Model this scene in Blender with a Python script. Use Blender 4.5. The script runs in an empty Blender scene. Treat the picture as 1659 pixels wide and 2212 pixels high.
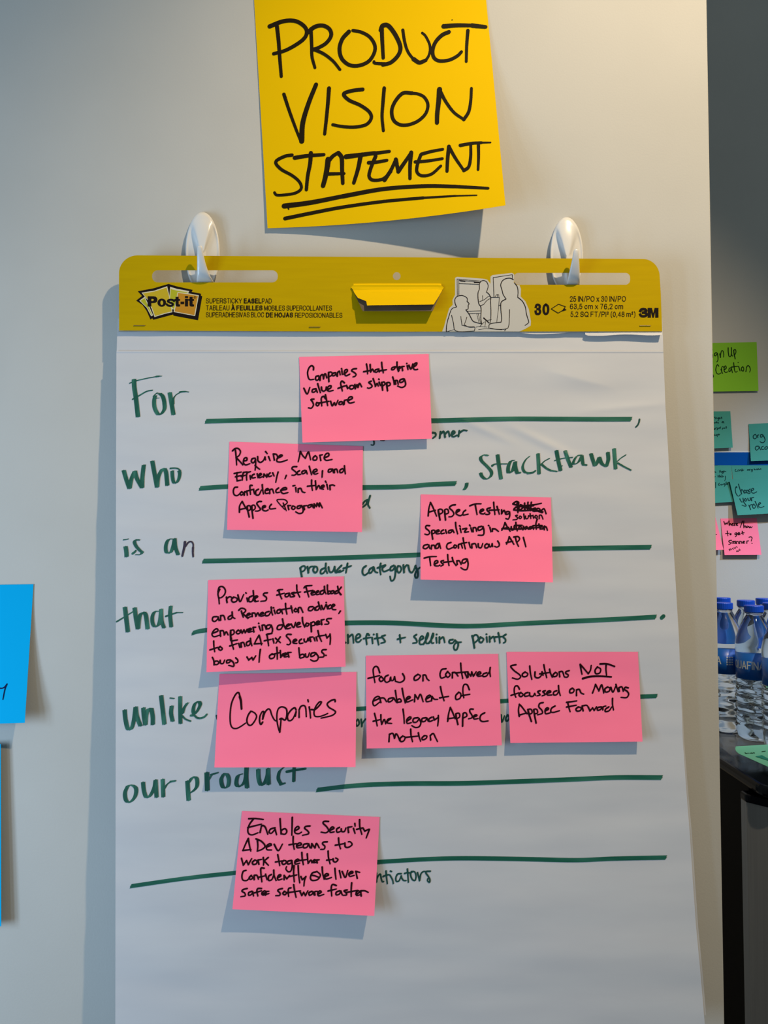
import bpy, bmesh, math, random
from mathutils import Vector, noise
from mathutils.geometry import tessellate_polygon

random.seed(7)
S = bpy.context.scene
COL = S.collection

# ------------------------------------------------------------------ camera, world, lamps, exposure
W, H, F = 1659, 2212, 1660.0
CAM = Vector((0.0, -0.92, 1.5))
PITCH = math.radians(2.3)
cam_data = bpy.data.cameras.new('camera')
cam_data.sensor_fit = 'VERTICAL'
cam_data.sensor_height = 36.0
cam_data.lens = F * 36.0 / H
cam_data.clip_start = 0.05
cam = bpy.data.objects.new('camera', cam_data)
cam.location = CAM
cam.rotation_euler = (math.pi / 2 + PITCH, 0, 0)
COL.objects.link(cam)
S.camera = cam

world = bpy.data.worlds.new('room_air')
world.use_nodes = True
world.node_tree.nodes['Background'].inputs[0].default_value = (0.84, 1.0, 1.0, 1)
world.node_tree.nodes['Background'].inputs[1].default_value = 0.15
S.world = world


def aim(o, target):
    o.rotation_euler = (Vector(target) - o.location).to_track_quat('-Z', 'Y').to_euler()


def spot(name, loc, target, watts, color, angle, blend, radius):
    d = bpy.data.lights.new(name, 'SPOT')
    d.energy, d.color, d.spot_size, d.spot_blend, d.shadow_soft_size = watts, color, math.radians(angle), blend, radius
    o = bpy.data.objects.new(name, d)
    o.location = loc
    COL.objects.link(o)
    aim(o, target)
    return o


def area(name, loc, target, watts, color, sx, sy):
    d = bpy.data.lights.new(name, 'AREA')
    d.shape = 'RECTANGLE'
    d.energy, d.color, d.size, d.size_y = watts, color, sx, sy
    o = bpy.data.objects.new(name, d)
    o.location = loc
    COL.objects.link(o)
    aim(o, target)
    return o


# warm ceiling downlight, high to the right of the easel pad
spot('ceiling_downlight', (0.75, -0.9, 3.0), (0.30, 0.0, 1.85), 108, (1.0, 0.785, 0.50), 62, 0.9, 0.022)
# three tall panes of daylight in the wall on the left
for y, e in ((-0.68, 7.8), (-0.98, 6.2), (-1.75, 3.0)):
    area('window_daylight', (-1.38, y, 1.22), (0.0, 0.0, 1.25), e, (0.525, 0.75, 1.0), 0.16, 0.9)
# cooler downlight over the counter beyond the partition
spot('counter_downlight', (1.35, -0.25, 2.55), (0.95, 0.72, 1.10), 84, (0.56, 0.75, 1.0), 46, 1.0, 0.02)

S.view_settings.view_transform = 'Standard'
S.view_settings.look = 'None'
S.view_settings.gamma = 1.0
S.view_settings.use_curve_mapping = False
S.view_settings.exposure = 0.4
S.render.film_transparent = False

# ------------------------------------------------------------------ helpers
FWD = Vector((0, math.cos(PITCH), math.sin(PITCH)))
UP = Vector((0, -math.sin(PITCH), math.cos(PITCH)))


def ray(u, v):
    d = FWD + UP * (-(v - H / 2) / F)
    d.x += (u - W / 2) / F
    return d


def at(u, v, Y):
    d = ray(u, v)
    return CAM + d * ((Y - CAM.y) / d.y)


def at_z(u, v, Z):
    d = ray(u, v)
    return CAM + d * ((Z - CAM.z) / d.z)


def mat(name, color, rough=0.6, metal=0.0, coat=0.0, spec=0.5, trans=0.0, ior=1.45):
    m = bpy.data.materials.new(name)
    m.use_nodes = True
    b = m.node_tree.nodes['Principled BSDF']
    b.inputs['Base Color'].default_value = (*color, 1)
    b.inputs['Roughness'].default_value = rough
    b.inputs['Metallic'].default_value = metal
    b.inputs['Specular IOR Level'].default_value = spec
    b.inputs['Coat Weight'].default_value = coat
    b.inputs['Transmission Weight'].default_value = trans
    b.inputs['IOR'].default_value = ior
    return m


def add_noise(m, scale, c2, lo=0.35, hi=0.65, stretch=(1, 1, 1), bump=0.0, bump_scale=None, detail=4.0):
    nt = m.node_tree
    b = nt.nodes['Principled BSDF']
    tc = nt.nodes.new('ShaderNodeTexCoord')
    mp = nt.nodes.new('ShaderNodeMapping')
    mp.inputs['Scale'].default_value = stretch
    nt.links.new(tc.outputs['Object'], mp.inputs[0])
    n = nt.nodes.new('ShaderNodeTexNoise')
    n.inputs['Scale'].default_value = scale
    n.inputs['Detail'].default_value = detail
    nt.links.new(mp.outputs[0], n.inputs['Vector'])
    if c2 is not None:
        r = nt.nodes.new('ShaderNodeValToRGB')
        r.color_ramp.elements[0].position = lo
        r.color_ramp.elements[1].position = hi
        r.color_ramp.elements[0].color = b.inputs['Base Color'].default_value
        r.color_ramp.elements[1].color = (*c2, 1)
        nt.links.new(n.outputs['Fac'], r.inputs[0])
        nt.links.new(r.outputs[0], b.inputs['Base Color'])
    if bump:
        n2 = n
        if bump_scale:
            n2 = nt.nodes.new('ShaderNodeTexNoise')
            n2.inputs['Scale'].default_value = bump_scale
            n2.inputs['Detail'].default_value = 3.0
            nt.links.new(tc.outputs['Object'], n2.inputs['Vector'])
        bp = nt.nodes.new('ShaderNodeBump')
        bp.inputs['Strength'].default_value = bump
        bp.inputs['Distance'].default_value = 0.001
        nt.links.new(n2.outputs['Fac'], bp.inputs['Height'])
        nt.links.new(bp.outputs[0], b.inputs['Normal'])
    return m


WORLD_LOC = {}


def mesh_obj(name, verts, faces, m, parent=None, smooth=False, origin=None, mats=None, idx=None):
    verts = [Vector(v) for v in verts]
    if origin is None:
        lo = Vector((min(v.x for v in verts), min(v.y for v in verts), min(v.z for v in verts)))
        hi = Vector((max(v.x for v in verts), max(v.y for v in verts), max(v.z for v in verts)))
        origin = (lo + hi) / 2
    origin = Vector(origin)
    me = bpy.data.meshes.new(name)
    me.from_pydata([v - origin for v in verts], [], faces)
    for q in (mats or [m]):
        me.materials.append(q)
    if idx:
        me.polygons.foreach_set('material_index', idx)
    if smooth:
        me.polygons.foreach_set('use_smooth', [True] * len(me.polygons))
    me.update()
    o = bpy.data.objects.new(name, me)
    COL.objects.link(o)
    WORLD_LOC[o] = origin
    if parent is not None:
        o.parent = parent
        o.location = origin - WORLD_LOC[parent]
    else:
        o.location = origin
    return o


def empty(name, loc):
    o = bpy.data.objects.new(name, None)
    o.empty_display_size = 0.02
    o.location = loc
    COL.objects.link(o)
    WORLD_LOC[o] = Vector(loc)
    return o


def tag(o, label=None, cat=None, group=None, kind=None):
    for k, v in (('label', label), ('category', cat), ('group', group), ('kind', kind)):
        if v:
            o[k] = v
    return o


def grid_sheet(fn, nu, nv, thick):
    """A thin solid sheet: fn(s, t) gives the front point; the back lies thick metres deeper."""
    V, Fc = [], []
    for side in (0, 1):
        for j in range(nv + 1):
            for i in range(nu + 1):
                p = fn(i / nu, j / nv)
                V.append(p + Vector((0, thick * side, 0)))
    n = (nu + 1) * (nv + 1)
    a = lambda i, j, k: k * n + j * (nu + 1) + i
    for j in range(nv):
        for i in range(nu):
            Fc.append((a(i, j, 0), a(i, j + 1, 0), a(i + 1, j + 1, 0), a(i + 1, j, 0)))
            Fc.append((a(i, j, 1), a(i + 1, j, 1), a(i + 1, j + 1, 1), a(i, j + 1, 1)))
    ring = [(i, 0) for i in range(nu)] + [(nu, j) for j in range(nv)] + [(i, nv) for i in range(nu, 0, -1)] + [(0, j) for j in range(nv, 0, -1)]
    b0 = len(V)
    for i, j in ring:
        V += [V[a(i, j, 0)].copy(), V[a(i, j, 1)].copy()]
    m_ = len(ring)
    for q in range(m_):
        r = (q + 1) % m_
        Fc.append((b0 + 2 * q, b0 + 2 * r, b0 + 2 * r + 1, b0 + 2 * q + 1))
    return V, Fc


# ---- pen strokes
def smooth_line(pts, step):
    if len(pts) == 2:
        P = pts
        n = max(2, int(math.dist(P[0], P[1]) / step))
        return [(P[0][0] + (P[1][0] - P[0][0]) * i / n, P[0][1] + (P[1][1] - P[0][1]) * i / n) for i in range(n + 1)]
    out = []
    for k in range(len(pts) - 1):
        p0 = pts[k - 1] if k else (2 * pts[0][0] - pts[1][0], 2 * pts[0][1] - pts[1][1])
        p1, p2 = pts[k], pts[k + 1]
        p3 = pts[k + 2] if k + 2 < len(pts) else (2 * p2[0] - p1[0], 2 * p2[1] - p1[1])
        n = max(2, int(math.dist(p1, p2) / step))
        for i in range(n):
            t = i / n
            out.append(tuple(0.5 * (2 * p1[c] + (p2[c] - p0[c]) * t + (2 * p0[c] - 5 * p1[c] + 4 * p2[c] - p3[c]) * t * t
                                    + (3 * p1[c] - p0[c] - 3 * p2[c] + p3[c]) * t ** 3) for c in (0, 1)))
    out.append(pts[-1])
    return out


class Ink:
    """Collects flat ink shapes in picture units and lays them on a paper surface."""
    def __init__(self):
        self.v, self.f, self.k = [], [], 0

    def poly2(self, pts, faces):
        b = len(self.v)
        self.v += [(x, y, self.k) for x, y in pts]
        self.f += [tuple(b + i for i in q) for q in faces]

    def disc(self, c, r, n=10):
        self.poly2([(c[0] + r * math.cos(2 * math.pi * i / n), c[1] + r * math.sin(2 * math.pi * i / n)) for i in range(n)], [tuple(range(n))])

    def pen(self, pts, w, taper=True):
        P = smooth_line(pts, 1.6)
        L, R = [], []
        n = len(P)
        for i, p in enumerate(P):
            a, b = P[max(0, i - 1)], P[min(n - 1, i + 1)]
            dx, dy = b[0] - a[0], b[1] - a[1]
            l = math.hypot(dx, dy) or 1
            t = i / (n - 1)
            h = w / 2 * ((1.08 - 0.22 * t) if taper else 1)
            L.append((p[0] - dy / l * h, p[1] + dx / l * h))
            R.append((p[0] + dy / l * h, p[1] - dx / l * h))
        self.poly2(L + R, [(i, i + 1, n + i + 1, n + i) for i in range(n - 1)])
        self.k += 1
        self.disc(P[0], w / 2 * (1.08 if taper else 1))
        self.disc(P[-1], w / 2 * (0.86 if taper else 1))
        self.k += 1

    def flat_pen(self, pts, w):
        P = smooth_line(pts, max(0.25, w * 0.35))
        n = len(P)
        L, R = [], []
        for i, p in enumerate(P):
            a, b = P[max(0, i - 1)], P[min(n - 1, i + 1)]
            dx, dy = b[0] - a[0], b[1] - a[1]
            l = math.hypot(dx, dy) or 1
            L.append((p[0] - dy / l * w / 2, p[1] + dx / l * w / 2))
            R.append((p[0] + dy / l * w / 2, p[1] - dx / l * w / 2))
        for Q in (0, n - 1):
            a, b = (P[1], P[0]) if Q == 0 else (P[-2], P[-1])
            l = math.hypot(b[0] - a[0], b[1] - a[1]) or 1
            ex, ey = (b[0] - a[0]) / l * w * 0.42, (b[1] - a[1]) / l * w * 0.42
            L[Q] = (L[Q][0] + ex, L[Q][1] + ey)
            R[Q] = (R[Q][0] + ex, R[Q][1] + ey)
        self.poly2(L + R, [(i, i + 1, n + i + 1, n + i) for i in range(n - 1)])
        self.k += 1

    def nib(self, pts, nx, ny, w):
        P = smooth_line(pts, 1.6)
        n = len(P)
        L = [(x - nx / 2, y - ny / 2) for x, y in P]
        R = [(x + nx / 2, y + ny / 2) for x, y in P]
        self.poly2(L + R, [(i, i + 1, n + i + 1, n + i) for i in range(n - 1)])
        self.k += 1
        self.pen(pts, w, False)

    def write(self, x0, y0, s, w, text):
        """text: strokes split by ';', corners by '|', points 'x,y'; 'wN:' sets a width, 'nX,Y:' a chisel nib, 'r:' goes back."""
        nibv = None
        cw = w
        for st in text.replace('\n', ' ').split(';'):
            st = st.strip()
            if not st:
                continue
            while ':' in st:
                h, st = st.split(':', 1)
                h = h.strip()
                if h[0] == 'w':
                    cw, nibv = float(h[1:]), None
                elif h[0] == 'n':
                    nibv = tuple(float(q) for q in h[1:].split(','))
                elif h[0] == 'r':
                    cw, nibv = w, None
            last = None
            for seg in st.split('|'):
                pts = [tuple(float(q) for q in p.split(',')) for p in seg.split()]
                pts = [(x0 + x / s, y0 + y / s) for x, y in pts]
                if last:
                    if math.dist(last, pts[0]) > 0.4:
                        pts = [last] + pts
                if len(pts) == 1:
                    pts.append((pts[0][0] + 0.3, pts[0][1]))
                last = pts[-1]
                if nibv:
                    self.nib(pts, nibv[0] / s, nibv[1] / s, 14 / s if s > 5 else 9 / s)
                else:
                    self.pen(pts, cw / s)
        return self

    def fill(self, pts, *holes):
        rings = [pts] + list(holes)
        tris = tessellate_polygon([[Vector((x, y, 0)) for x, y in r] for r in rings])
        self.poly2([p for r in rings for p in r], [tuple(t) for t in tris])
        self.k += 1
        return self

    def build(self, name, surf, m, parent, lift=0.00026):
        """surf(u, v) is the depth of the paper at picture point (u, v)."""
        verts = [at(u, v, surf(u, v) - lift - 0.000015 * (k % 9)) for u, v, k in self.v]
        return mesh_obj(name, verts, self.f, m, parent)


def inv_bilinear(c, u, v):
    """(s, t) of picture point (u, v) in the quad c = TL, TR, BR, BL."""
    s = t = 0.5
    for _ in range(8):
        x = (1 - t) * ((1 - s) * c[0][0] + s * c[1][0]) + t * ((1 - s) * c[3][0] + s * c[2][0]) - u
        y = (1 - t) * ((1 - s) * c[0][1] + s * c[1][1]) + t * ((1 - s) * c[3][1] + s * c[2][1]) - v
        xs = (1 - t) * (c[1][0] - c[0][0]) + t * (c[2][0] - c[3][0])
        ys = (1 - t) * (c[1][1] - c[0][1]) + t * (c[2][1] - c[3][1])
        xt = (1 - s) * (c[3][0] - c[0][0]) + s * (c[2][0] - c[1][0])
        yt = (1 - s) * (c[3][1] - c[0][1]) + s * (c[2][1] - c[1][1])
        d = xs * yt - xt * ys or 1e-9
        s, t = s - (x * yt - xt * y) / d, t - (xs * y - x * ys) / d
    return s, t


def paper_note(name, corners, base, lift, m, bow=0.0, parent=None, nu=28, nv=24, thick=0.00016):
    """A sticky note hung by its top edge on the surface base(u, v); lift(s, t) is how far it stands off."""
    c = corners

    def depth_st(s, t, u, v):
        return base(u, v) - 0.0004 - lift(s, t)

    def fn(s, t):
        u = (1 - t) * ((1 - s) * c[0][0] + s * c[1][0]) + t * ((1 - s) * c[3][0] + s * c[2][0])
        v = (1 - t) * ((1 - s) * c[0][1] + s * c[1][1]) + t * ((1 - s) * c[3][1] + s * c[2][1])
        v += bow * 4 * s * (1 - s) * t * t
        return at(u, v, depth_st(s, t, u, v))

    V, Fc = grid_sheet(fn, nu, nv, thick)
    o = mesh_obj(name, V, Fc, m, parent, smooth=True)

    def surf(u, v):
        s, t = inv_bilinear(c, u, v)
        if bow:
            s, t = inv_bilinear(c, u, v - bow * 4 * s * (1 - s) * t * t)
        return depth_st(s, t, u, v)
    return o, surf


# ---- printed lettering: a plain grotesque drawn stroke by stroke (x to the right, y up, capital height 1)
OVAL = '.5,1 .14,.86 0,.5 .14,.14 .5,0 .86,.14 1,.5 .86,.86 .5,1'
GLYPH = {
    'A': (.66, '0,0 .5,1 | 1,0; .17,.3 .83,.3'), 'À': (.66, '0,0 .5,1 | 1,0; .17,.3 .83,.3; .3,1.3 .58,1.12'),
    'B': (.60, '0,0 0,1 | .6,1; .6,1 .86,.93 .88,.66 .6,.54 | 0,.54; .6,.54 .92,.45 .97,.16 .62,0 | 0,0'),
    'C': (.66, '.96,.70 .8,.95 .5,1 .14,.86 0,.5 .14,.14 .5,0 .8,.05 .98,.32'), 'D': (.64, '0,0 0,1 | .4,1; .4,1 .84,.88 1,.5 .84,.12 .4,0 | 0,0'),
    'E': (.56, '.95,1 0,1 | 0,0 | 1,0; 0,.53 .9,.53'), 'F': (.52, '1,1 0,1 | 0,0; 0,.52 .85,.52'), 'H': (.64, '0,0 0,1; 1,0 1,1; 0,.53 1,.53'),
    'I': (.0, '0,0 0,1'), 'J': (.46, '1,1 1,.28; 1,.28 .86,.06 .5,0 .14,.06 0,.33'), 'K': (.62, '0,0 0,1; .95,1 .04,.36; .33,.6 1,0'), 'L': (.5, '0,1 0,0 | 1,0'),
    'M': (.74, '0,0 0,1 | .5,.04 | 1,1 | 1,0'), 'N': (.64, '0,0 0,1 | 1,0 | 1,1'), 'O': (.70, OVAL), 'Q': (.70, OVAL + '; .6,.24 1,-.04'),
    'P': (.58, '0,0 0,1 | .58,1; .58,1 .92,.92 .94,.58 .6,.45 | 0,.45'), 'R': (.62, '0,0 0,1 | .58,1; .58,1 .9,.92 .92,.6 .6,.48 | 0,.48; .55,.48 .84,.4 .88,.1 .97,0'),
    'S': (.60, '.93,.72 .8,.95 .5,1 .15,.93 .05,.74 .18,.58 .5,.52 .84,.42 .97,.25 .85,.06 .5,0 .15,.06 .02,.3'), 'T': (.58, '0,1 1,1; .5,1 .5,0'),
    'U': (.62, '0,1 0,.3; 0,.3 .14,.06 .5,0 .86,.06 1,.3; 1,.3 1,1'), 'V': (.62, '0,1 .5,0 | 1,1'), 'Y': (.62, '0,1 .5,.45 | 1,1; .5,.45 .5,0'),
    '0': (.46, OVAL), '2': (.46, '.03,.7 .15,.94 .5,1 .86,.92 .95,.7 .78,.44 .25,.18 .02,0 | 1,0'), '3': (.46, '.05,.74 .2,.95 .5,1 .86,.9 .88,.66 .7,.55 .4,.53; .4,.53 .8,.48 .98,.27 .82,.05 .45,0 .12,.06 .02,.28'),
    '4': (.48, '.74,0 .74,1 | 0,.28 | 1,.28'), '5': (.46, '.9,1 .2,1 | .1,.5; .1,.5 .3,.61 .6,.62 .93,.5 .98,.28 .82,.06 .45,0 .14,.06 .02,.24'),
    '6': (.46, '.88,.84 .74,.97 .5,1 .16,.86 .01,.45 .12,.1 .5,0 .86,.06 .99,.29 .86,.53 .5,.58 .16,.5 .04,.34'), '7': (.44, '0,1 1,1 | .6,.5 .36,0'),
    '8': (.46, '.5,.54 .12,.63 .1,.9 .5,1 .9,.9 .88,.63 .5,.54 .05,.42 .03,.1 .5,0 .97,.1 .95,.42 .5,.54'), '²': (.24, '.03,.88 .3,1 .7,1 .95,.88 .7,.72 .02,.52 | 1,.52'),
    'c': (.44, '.94,.52 .75,.70 .5,.72 .14,.62 0,.36 .14,.1 .5,0 .78,.04 .98,.24'), 'm': (.74, '0,0 0,.72; 0,.48 .1,.66 .28,.72 .45,.63 .5,.45; .5,.45 .5,0; .5,.48 .6,.66 .78,.72 .95,.63 1,.45; 1,.45 1,0'),
    'x': (.44, '0,0 1,.72; 0,.72 1,0'), ',': (.06, '.8,.08 .7,-.02 .1,-.2'), '.': (.03, '.5,-.04 .5,.08'), '/': (.34, '0,-.06 1,1.06'), '(': (.18, '1,1.08 .2,.8 .05,.42 .2,.05 1,-.24'), ')': (.18, '0,1.08 .8,.8 .95,.42 .8,.05 0,-.24'),
}


def print_text(ink, txt, x0, x1, ybase, ytop, wt=0.105, dy=0.0):
    h = abs(ybase - ytop)
    gap = 0.14 + wt
    total, spots_ = 0.0, []
    for ch in txt:
        if ch == ' ':
            total += 0.28
            continue
        g = GLYPH[ch][0]
        spots_.append((ch, total, g))
        total += g + gap
    total -= gap
    sx = (abs(x1 - x0) - wt * h) / total
    for ch, a, g in spots_:
        for st in GLYPH[ch][1].split(';'):
            last = None
            for seg in st.split('|'):
                pts = []
                for p in seg.split():
                    px, py = (float(q) for q in p.split(','))
                    yy = py * (h - wt * h) + wt * h / 2
                    pts.append((x0 + wt * h / 2 + (a + px * g) * sx, ybase - yy + dy * a / total))
                if last:
                    pts = [last] + pts
                    ink.disc(last, wt * h * 0.5)
                last = pts[-1]
                if len(pts) > 1:
                    ink.flat_pen(pts, wt * h)


def box(lo, hi):
    x0, y0, z0 = lo
    x1, y1, z1 = hi
    V = [(x0, y0, z0), (x1, y0, z0), (x1, y1, z0), (x0, y1, z0), (x0, y0, z1), (x1, y0, z1), (x1, y1, z1), (x0, y1, z1)]
    return V, [(0, 3, 2, 1), (4, 5, 6, 7), (0, 1, 5, 4), (1, 2, 6, 5), (2, 3, 7, 6), (3, 0, 4, 7)]


def bevel(o, w, seg=2):
    b = o.modifiers.new('bevel', 'BEVEL')
    b.width, b.segments, b.limit_method = w, seg, 'ANGLE'
    return o


def extrude_outline(pts2, z0, z1):
    """Closed outline (x, y) to a prism between z0 and z1."""
    n = len(pts2)
    V = [(x, y, z0) for x, y in pts2] + [(x, y, z1) for x, y in pts2]
    Fc = [tuple(range(n))[::-1], tuple(range(n, 2 * n))] + [(i, (i + 1) % n, n + (i + 1) % n, n + i) for i in range(n)]
    return V, Fc


def lathe(profile, seg=48):
    V, Fc = [], []
    for r, z in profile:
        for i in range(seg):
            a = 2 * math.pi * i / seg
            V.append((r * math.cos(a), r * math.sin(a), z))
    for j in range(len(profile) - 1):
        for i in range(seg):
            k = (i + 1) % seg
            Fc.append((j * seg + i, j * seg + k, (j + 1) * seg + k, (j + 1) * seg + i))
    Fc.append(tuple(range(seg))[::-1])
    n = (len(profile) - 1) * seg
    Fc.append(tuple(range(n, n + seg)))
    return V, Fc


# ------------------------------------------------------------------ materials
M_wall = add_noise(mat('painted_panel', (0.4545, 0.447, 0.4242), 0.75, spec=0.2), 6, (0.4773, 0.4697, 0.447), bump=0.10, bump_scale=420)
M_back = add_noise(mat('back_wall_paint', (0.4394, 0.4394, 0.4356), 0.75, spec=0.25), 5, (0.4621, 0.4621, 0.4583), bump=0.12, bump_scale=300)
M_floor = add_noise(mat('carpet_grey', (0.1212, 0.1288, 0.1364), 0.95), 60, (0.1591, 0.1667, 0.1742))
M_paper = add_noise(mat('white_pad_paper', (0.5152, 0.5189, 0.5492), 0.65, spec=0.2), 9, (0.5379, 0.5417, 0.5682), stretch=(1, 1, 5))
M_card = add_noise(mat('yellow_card', (0.44, 0.292, 0.001), 0.55, spec=0.04), 14, (0.465, 0.31, 0.001), stretch=(1, 1, 14), bump=0.05)
M_cardin = add_noise(mat('shaded_brown_card_core', (0.07576, 0.04924, 0.0303), 0.8), 30, (0.1212, 0.08333, 0.05303))
M_title = add_noise(mat('yellow_note_paper', (0.70, 0.445, 0.001), 0.6, spec=0.03), 5, (0.68, 0.43, 0.001))
M_pink = add_noise(mat('pink_note_paper', (0.98, 0.205, 0.345), 0.65, spec=0.06), 8, (0.965, 0.195, 0.33))
M_blue = mat('bright_blue_note_paper', (0.001, 0.36, 0.72), 0.65, spec=0.03)
M_green = mat('lime_note_paper', (0.21, 0.50, 0.035), 0.65, spec=0.06)
M_teal = add_noise(mat('teal_note_paper', (0.052, 0.275, 0.245), 0.65, spec=0.06), 12, (0.058, 0.295, 0.262))
M_mint = mat('mint_paper', (0.115, 0.36, 0.265), 0.6, spec=0.1)
M_tape = mat('blue_band', (0.001, 0.068, 0.34), 0.6, spec=0.04)
M_white = mat('white_edge', (0.5682, 0.5909, 0.6212), 0.6)
M_ink = mat('black_marker_ink', (0.016, 0.0025, 0.005), 0.6, spec=0.06)
M_inky = mat('black_marker_on_yellow', (0.012, 0.008, 0.003), 0.6, spec=0.08)
M_inkn = mat('navy_marker_ink', (0.003, 0.005, 0.05), 0.6, spec=0.05)
M_inkp = mat('dark_purple_marker_ink', (0.02652, 0.01364, 0.03409), 0.55)
M_inkg = mat('dark_green_pen_ink', (0.004, 0.022, 0.004), 0.6, spec=0.05)
M_inkt = mat('dark_teal_pen_ink', (0.003, 0.030, 0.034), 0.6, spec=0.05)
M_gmark = add_noise(mat('green_chisel_marker', (0.006061, 0.07955, 0.05303), 0.5, spec=0.35), 55, (0.04167, 0.197, 0.1402), 0.48, 0.80, stretch=(2.2, 1, 0.6))
M_gline = add_noise(mat('green_line_marker', (0.007576, 0.0947, 0.06061), 0.5, spec=0.35), 40, (0.03409, 0.1667, 0.1136), 0.45, 0.8, stretch=(0.4, 1, 3))
M_gpen = mat('green_fine_marker', (0.006061, 0.05682, 0.04697), 0.5, spec=0.35)
M_print = mat('printed_black', (0.010, 0.006, 0.006), 0.5, spec=0.08)
M_printw = mat('printed_cream', (0.6061, 0.5455, 0.3788), 0.5)
M_printy = mat('printed_yellow', (0.5, 0.3485, 0.00303), 0.5)
M_printg = mat('printed_lime', (0.3939, 0.3788, 0.004545), 0.5)
M_printo = mat('printed_orange', (0.4697, 0.2045, 0.00303), 0.5)
M_sketch = mat('printed_pale_grey', (0.4545, 0.4432, 0.4167), 0.55)
M_plastic = mat('white_plastic', (0.6364, 0.6288, 0.6212), 0.28, coat=0.2)
M_steel = mat('staple_steel', (0.3788, 0.3182, 0.1894), 0.35, metal=0.9)
M_cap = mat('blue_cap_plastic', (0.004, 0.055, 0.45), 0.4, spec=0.25)
M_label = mat('blue_bottle_label', (0.004, 0.10, 0.48), 0.35, coat=0.2)
M_labelw = mat('white_label_print', (0.5455, 0.5758, 0.6061), 0.4)
M_pet = mat('clear_bottle_and_water', (0.95, 0.98, 1.0), 0.02, trans=1.0, ior=1.34)
M_black = mat('glossy_black_plastic', (0.003, 0.004, 0.007), 0.12, spec=0.12)
M_side = mat('black_cabinet_side', (0.002, 0.002, 0.003), 0.5, spec=0.05)
M_stain = add_noise(mat('brushed_steel_door', (0.2576, 0.2652, 0.2879), 0.38, metal=0.6), 8, (0.2879, 0.2955, 0.3182), stretch=(40, 40, 0.6))
# ------------------------------------------------------------------ the setting
X_EDGE = at(1546, 1106, 0.0).x
V, Fc = box((-1.6, 0.0, 0.0), (X_EDGE, 0.10, 2.9))
o = mesh_obj('wall_front', V, Fc, M_wall, origin=(0, 0, 0))
bevel(o, 0.0012)
tag(o, kind='structure')
YB = 0.72
V, Fc = box((0.1, YB, 0.0), (2.6, YB + 0.1, 2.9))
tag(mesh_obj('wall_back', V, Fc, M_back, origin=(1.3, YB, 0)), kind='structure')
V, Fc = box((-2.6, -3.4, -0.05), (2.6, YB + 0.1, 0.0))
tag(mesh_obj('floor', V, Fc, M_floor, origin=(0, 0, 0)), kind='structure')


# ------------------------------------------------------------------ easel pad
def lerp_table(tab, x):
    for (a, p), (b, q) in zip(tab, tab[1:]):
        if x <= b:
            return p + (q - p) * (x - a) / (b - a)
    return tab[-1][1]


RIGHT = [(690, 1431), (760, 1433), (880, 1437.5), (960, 1442.5), (1100, 1450), (1300, 1462), (1360, 1465.5), (1500, 1471.5),
         (1600, 1475), (1700, 1482), (1800, 1490), (1900, 1496.5), (2000, 1503.5), (2100, 1513), (2195, 1521), (2300, 1530)]
LEFT = [(690, 253.5), (758, 251.5), (1100, 250.5), (1500, 250), (2300, 249)]
RIDGES = [((985, 900), (1110, 958), 16, 0.0011), ((1105, 922), (1250, 992), 18, 0.0016), ((1250, 890), (1440, 872), 22, 0.0008),
          ((1180, 800), (1330, 840), 40, 0.0010), ((1020, 745), (1180, 730), 16, 0.0007)]


def padY(u, v):
    t = max(0.0, (v - 716) / 1500)
    y = -(0.0205 + 0.025 * t)
    y -= 0.0011 * noise.noise(Vector((u / 420, v / 75, 3.1))) + 0.0004 * noise.noise(Vector((u / 160, v / 42, 9.0)))
    y -= 0.0022 * noise.noise(Vector((u / 900, v / 260, 1.7)))
    for (ax, ay), (bx, by), w, h in RIDGES:
        dx, dy = bx - ax, by - ay
        l2 = dx * dx + dy * dy
        q = min(1, max(0, ((u - ax) * dx + (v - ay) * dy) / l2))
        d = math.hypot(u - ax - q * dx, v - ay - q * dy)
        if d < w:
            y -= h * (1 - d / w) ** 2 * math.sin(math.pi * (0.1 + 0.8 * q))
    return y


HF, HB = -0.0228, -0.0206
pad = empty('easel_pad', at(840, 716, -0.018))
tag(pad, 'white easel pad with yellow header card hanging from two white hooks', 'easel pad')

# sheets behind the top one
def stack_fn(s, t):
    v = 688 + (2193 - 688) * t
    lo, hi = lerp_table(LEFT, v) + 0.6, lerp_table(RIGHT, v)
    if v > 1300:
        hi += 4.5 * min(1, (v - 1300) / 500)
    u = lo + (hi - lo) * s
    y = padY(u, v) + 0.0016
    if v < 724:
        y += 0.0006
    return at(u, v, y)
V, Fc = grid_sheet(stack_fn, 60, 110, 0.006)
mesh_obj('paper_stack', V, Fc, M_paper, pad, smooth=True)

# top sheet, stuck on a little lower
def front_fn(s, t):
    t = t ** 1.6
    v = 758 + (2236 - 758) * t + (1 - t) * 2.0 * math.sin(s * 7)* 0.3
    lo, hi = lerp_table(LEFT, v), lerp_table(RIGHT, v)
    u = lo + (hi - lo) * s
    return at(u, v, padY(u, v) - 0.0005 * math.exp(-((v - 759.6) / 1.9) ** 2))
V, Fc = grid_sheet(front_fn, 130, 200, 0.0009)
sheet = mesh_obj('front_sheet', V, Fc, M_paper, pad, smooth=True)

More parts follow.
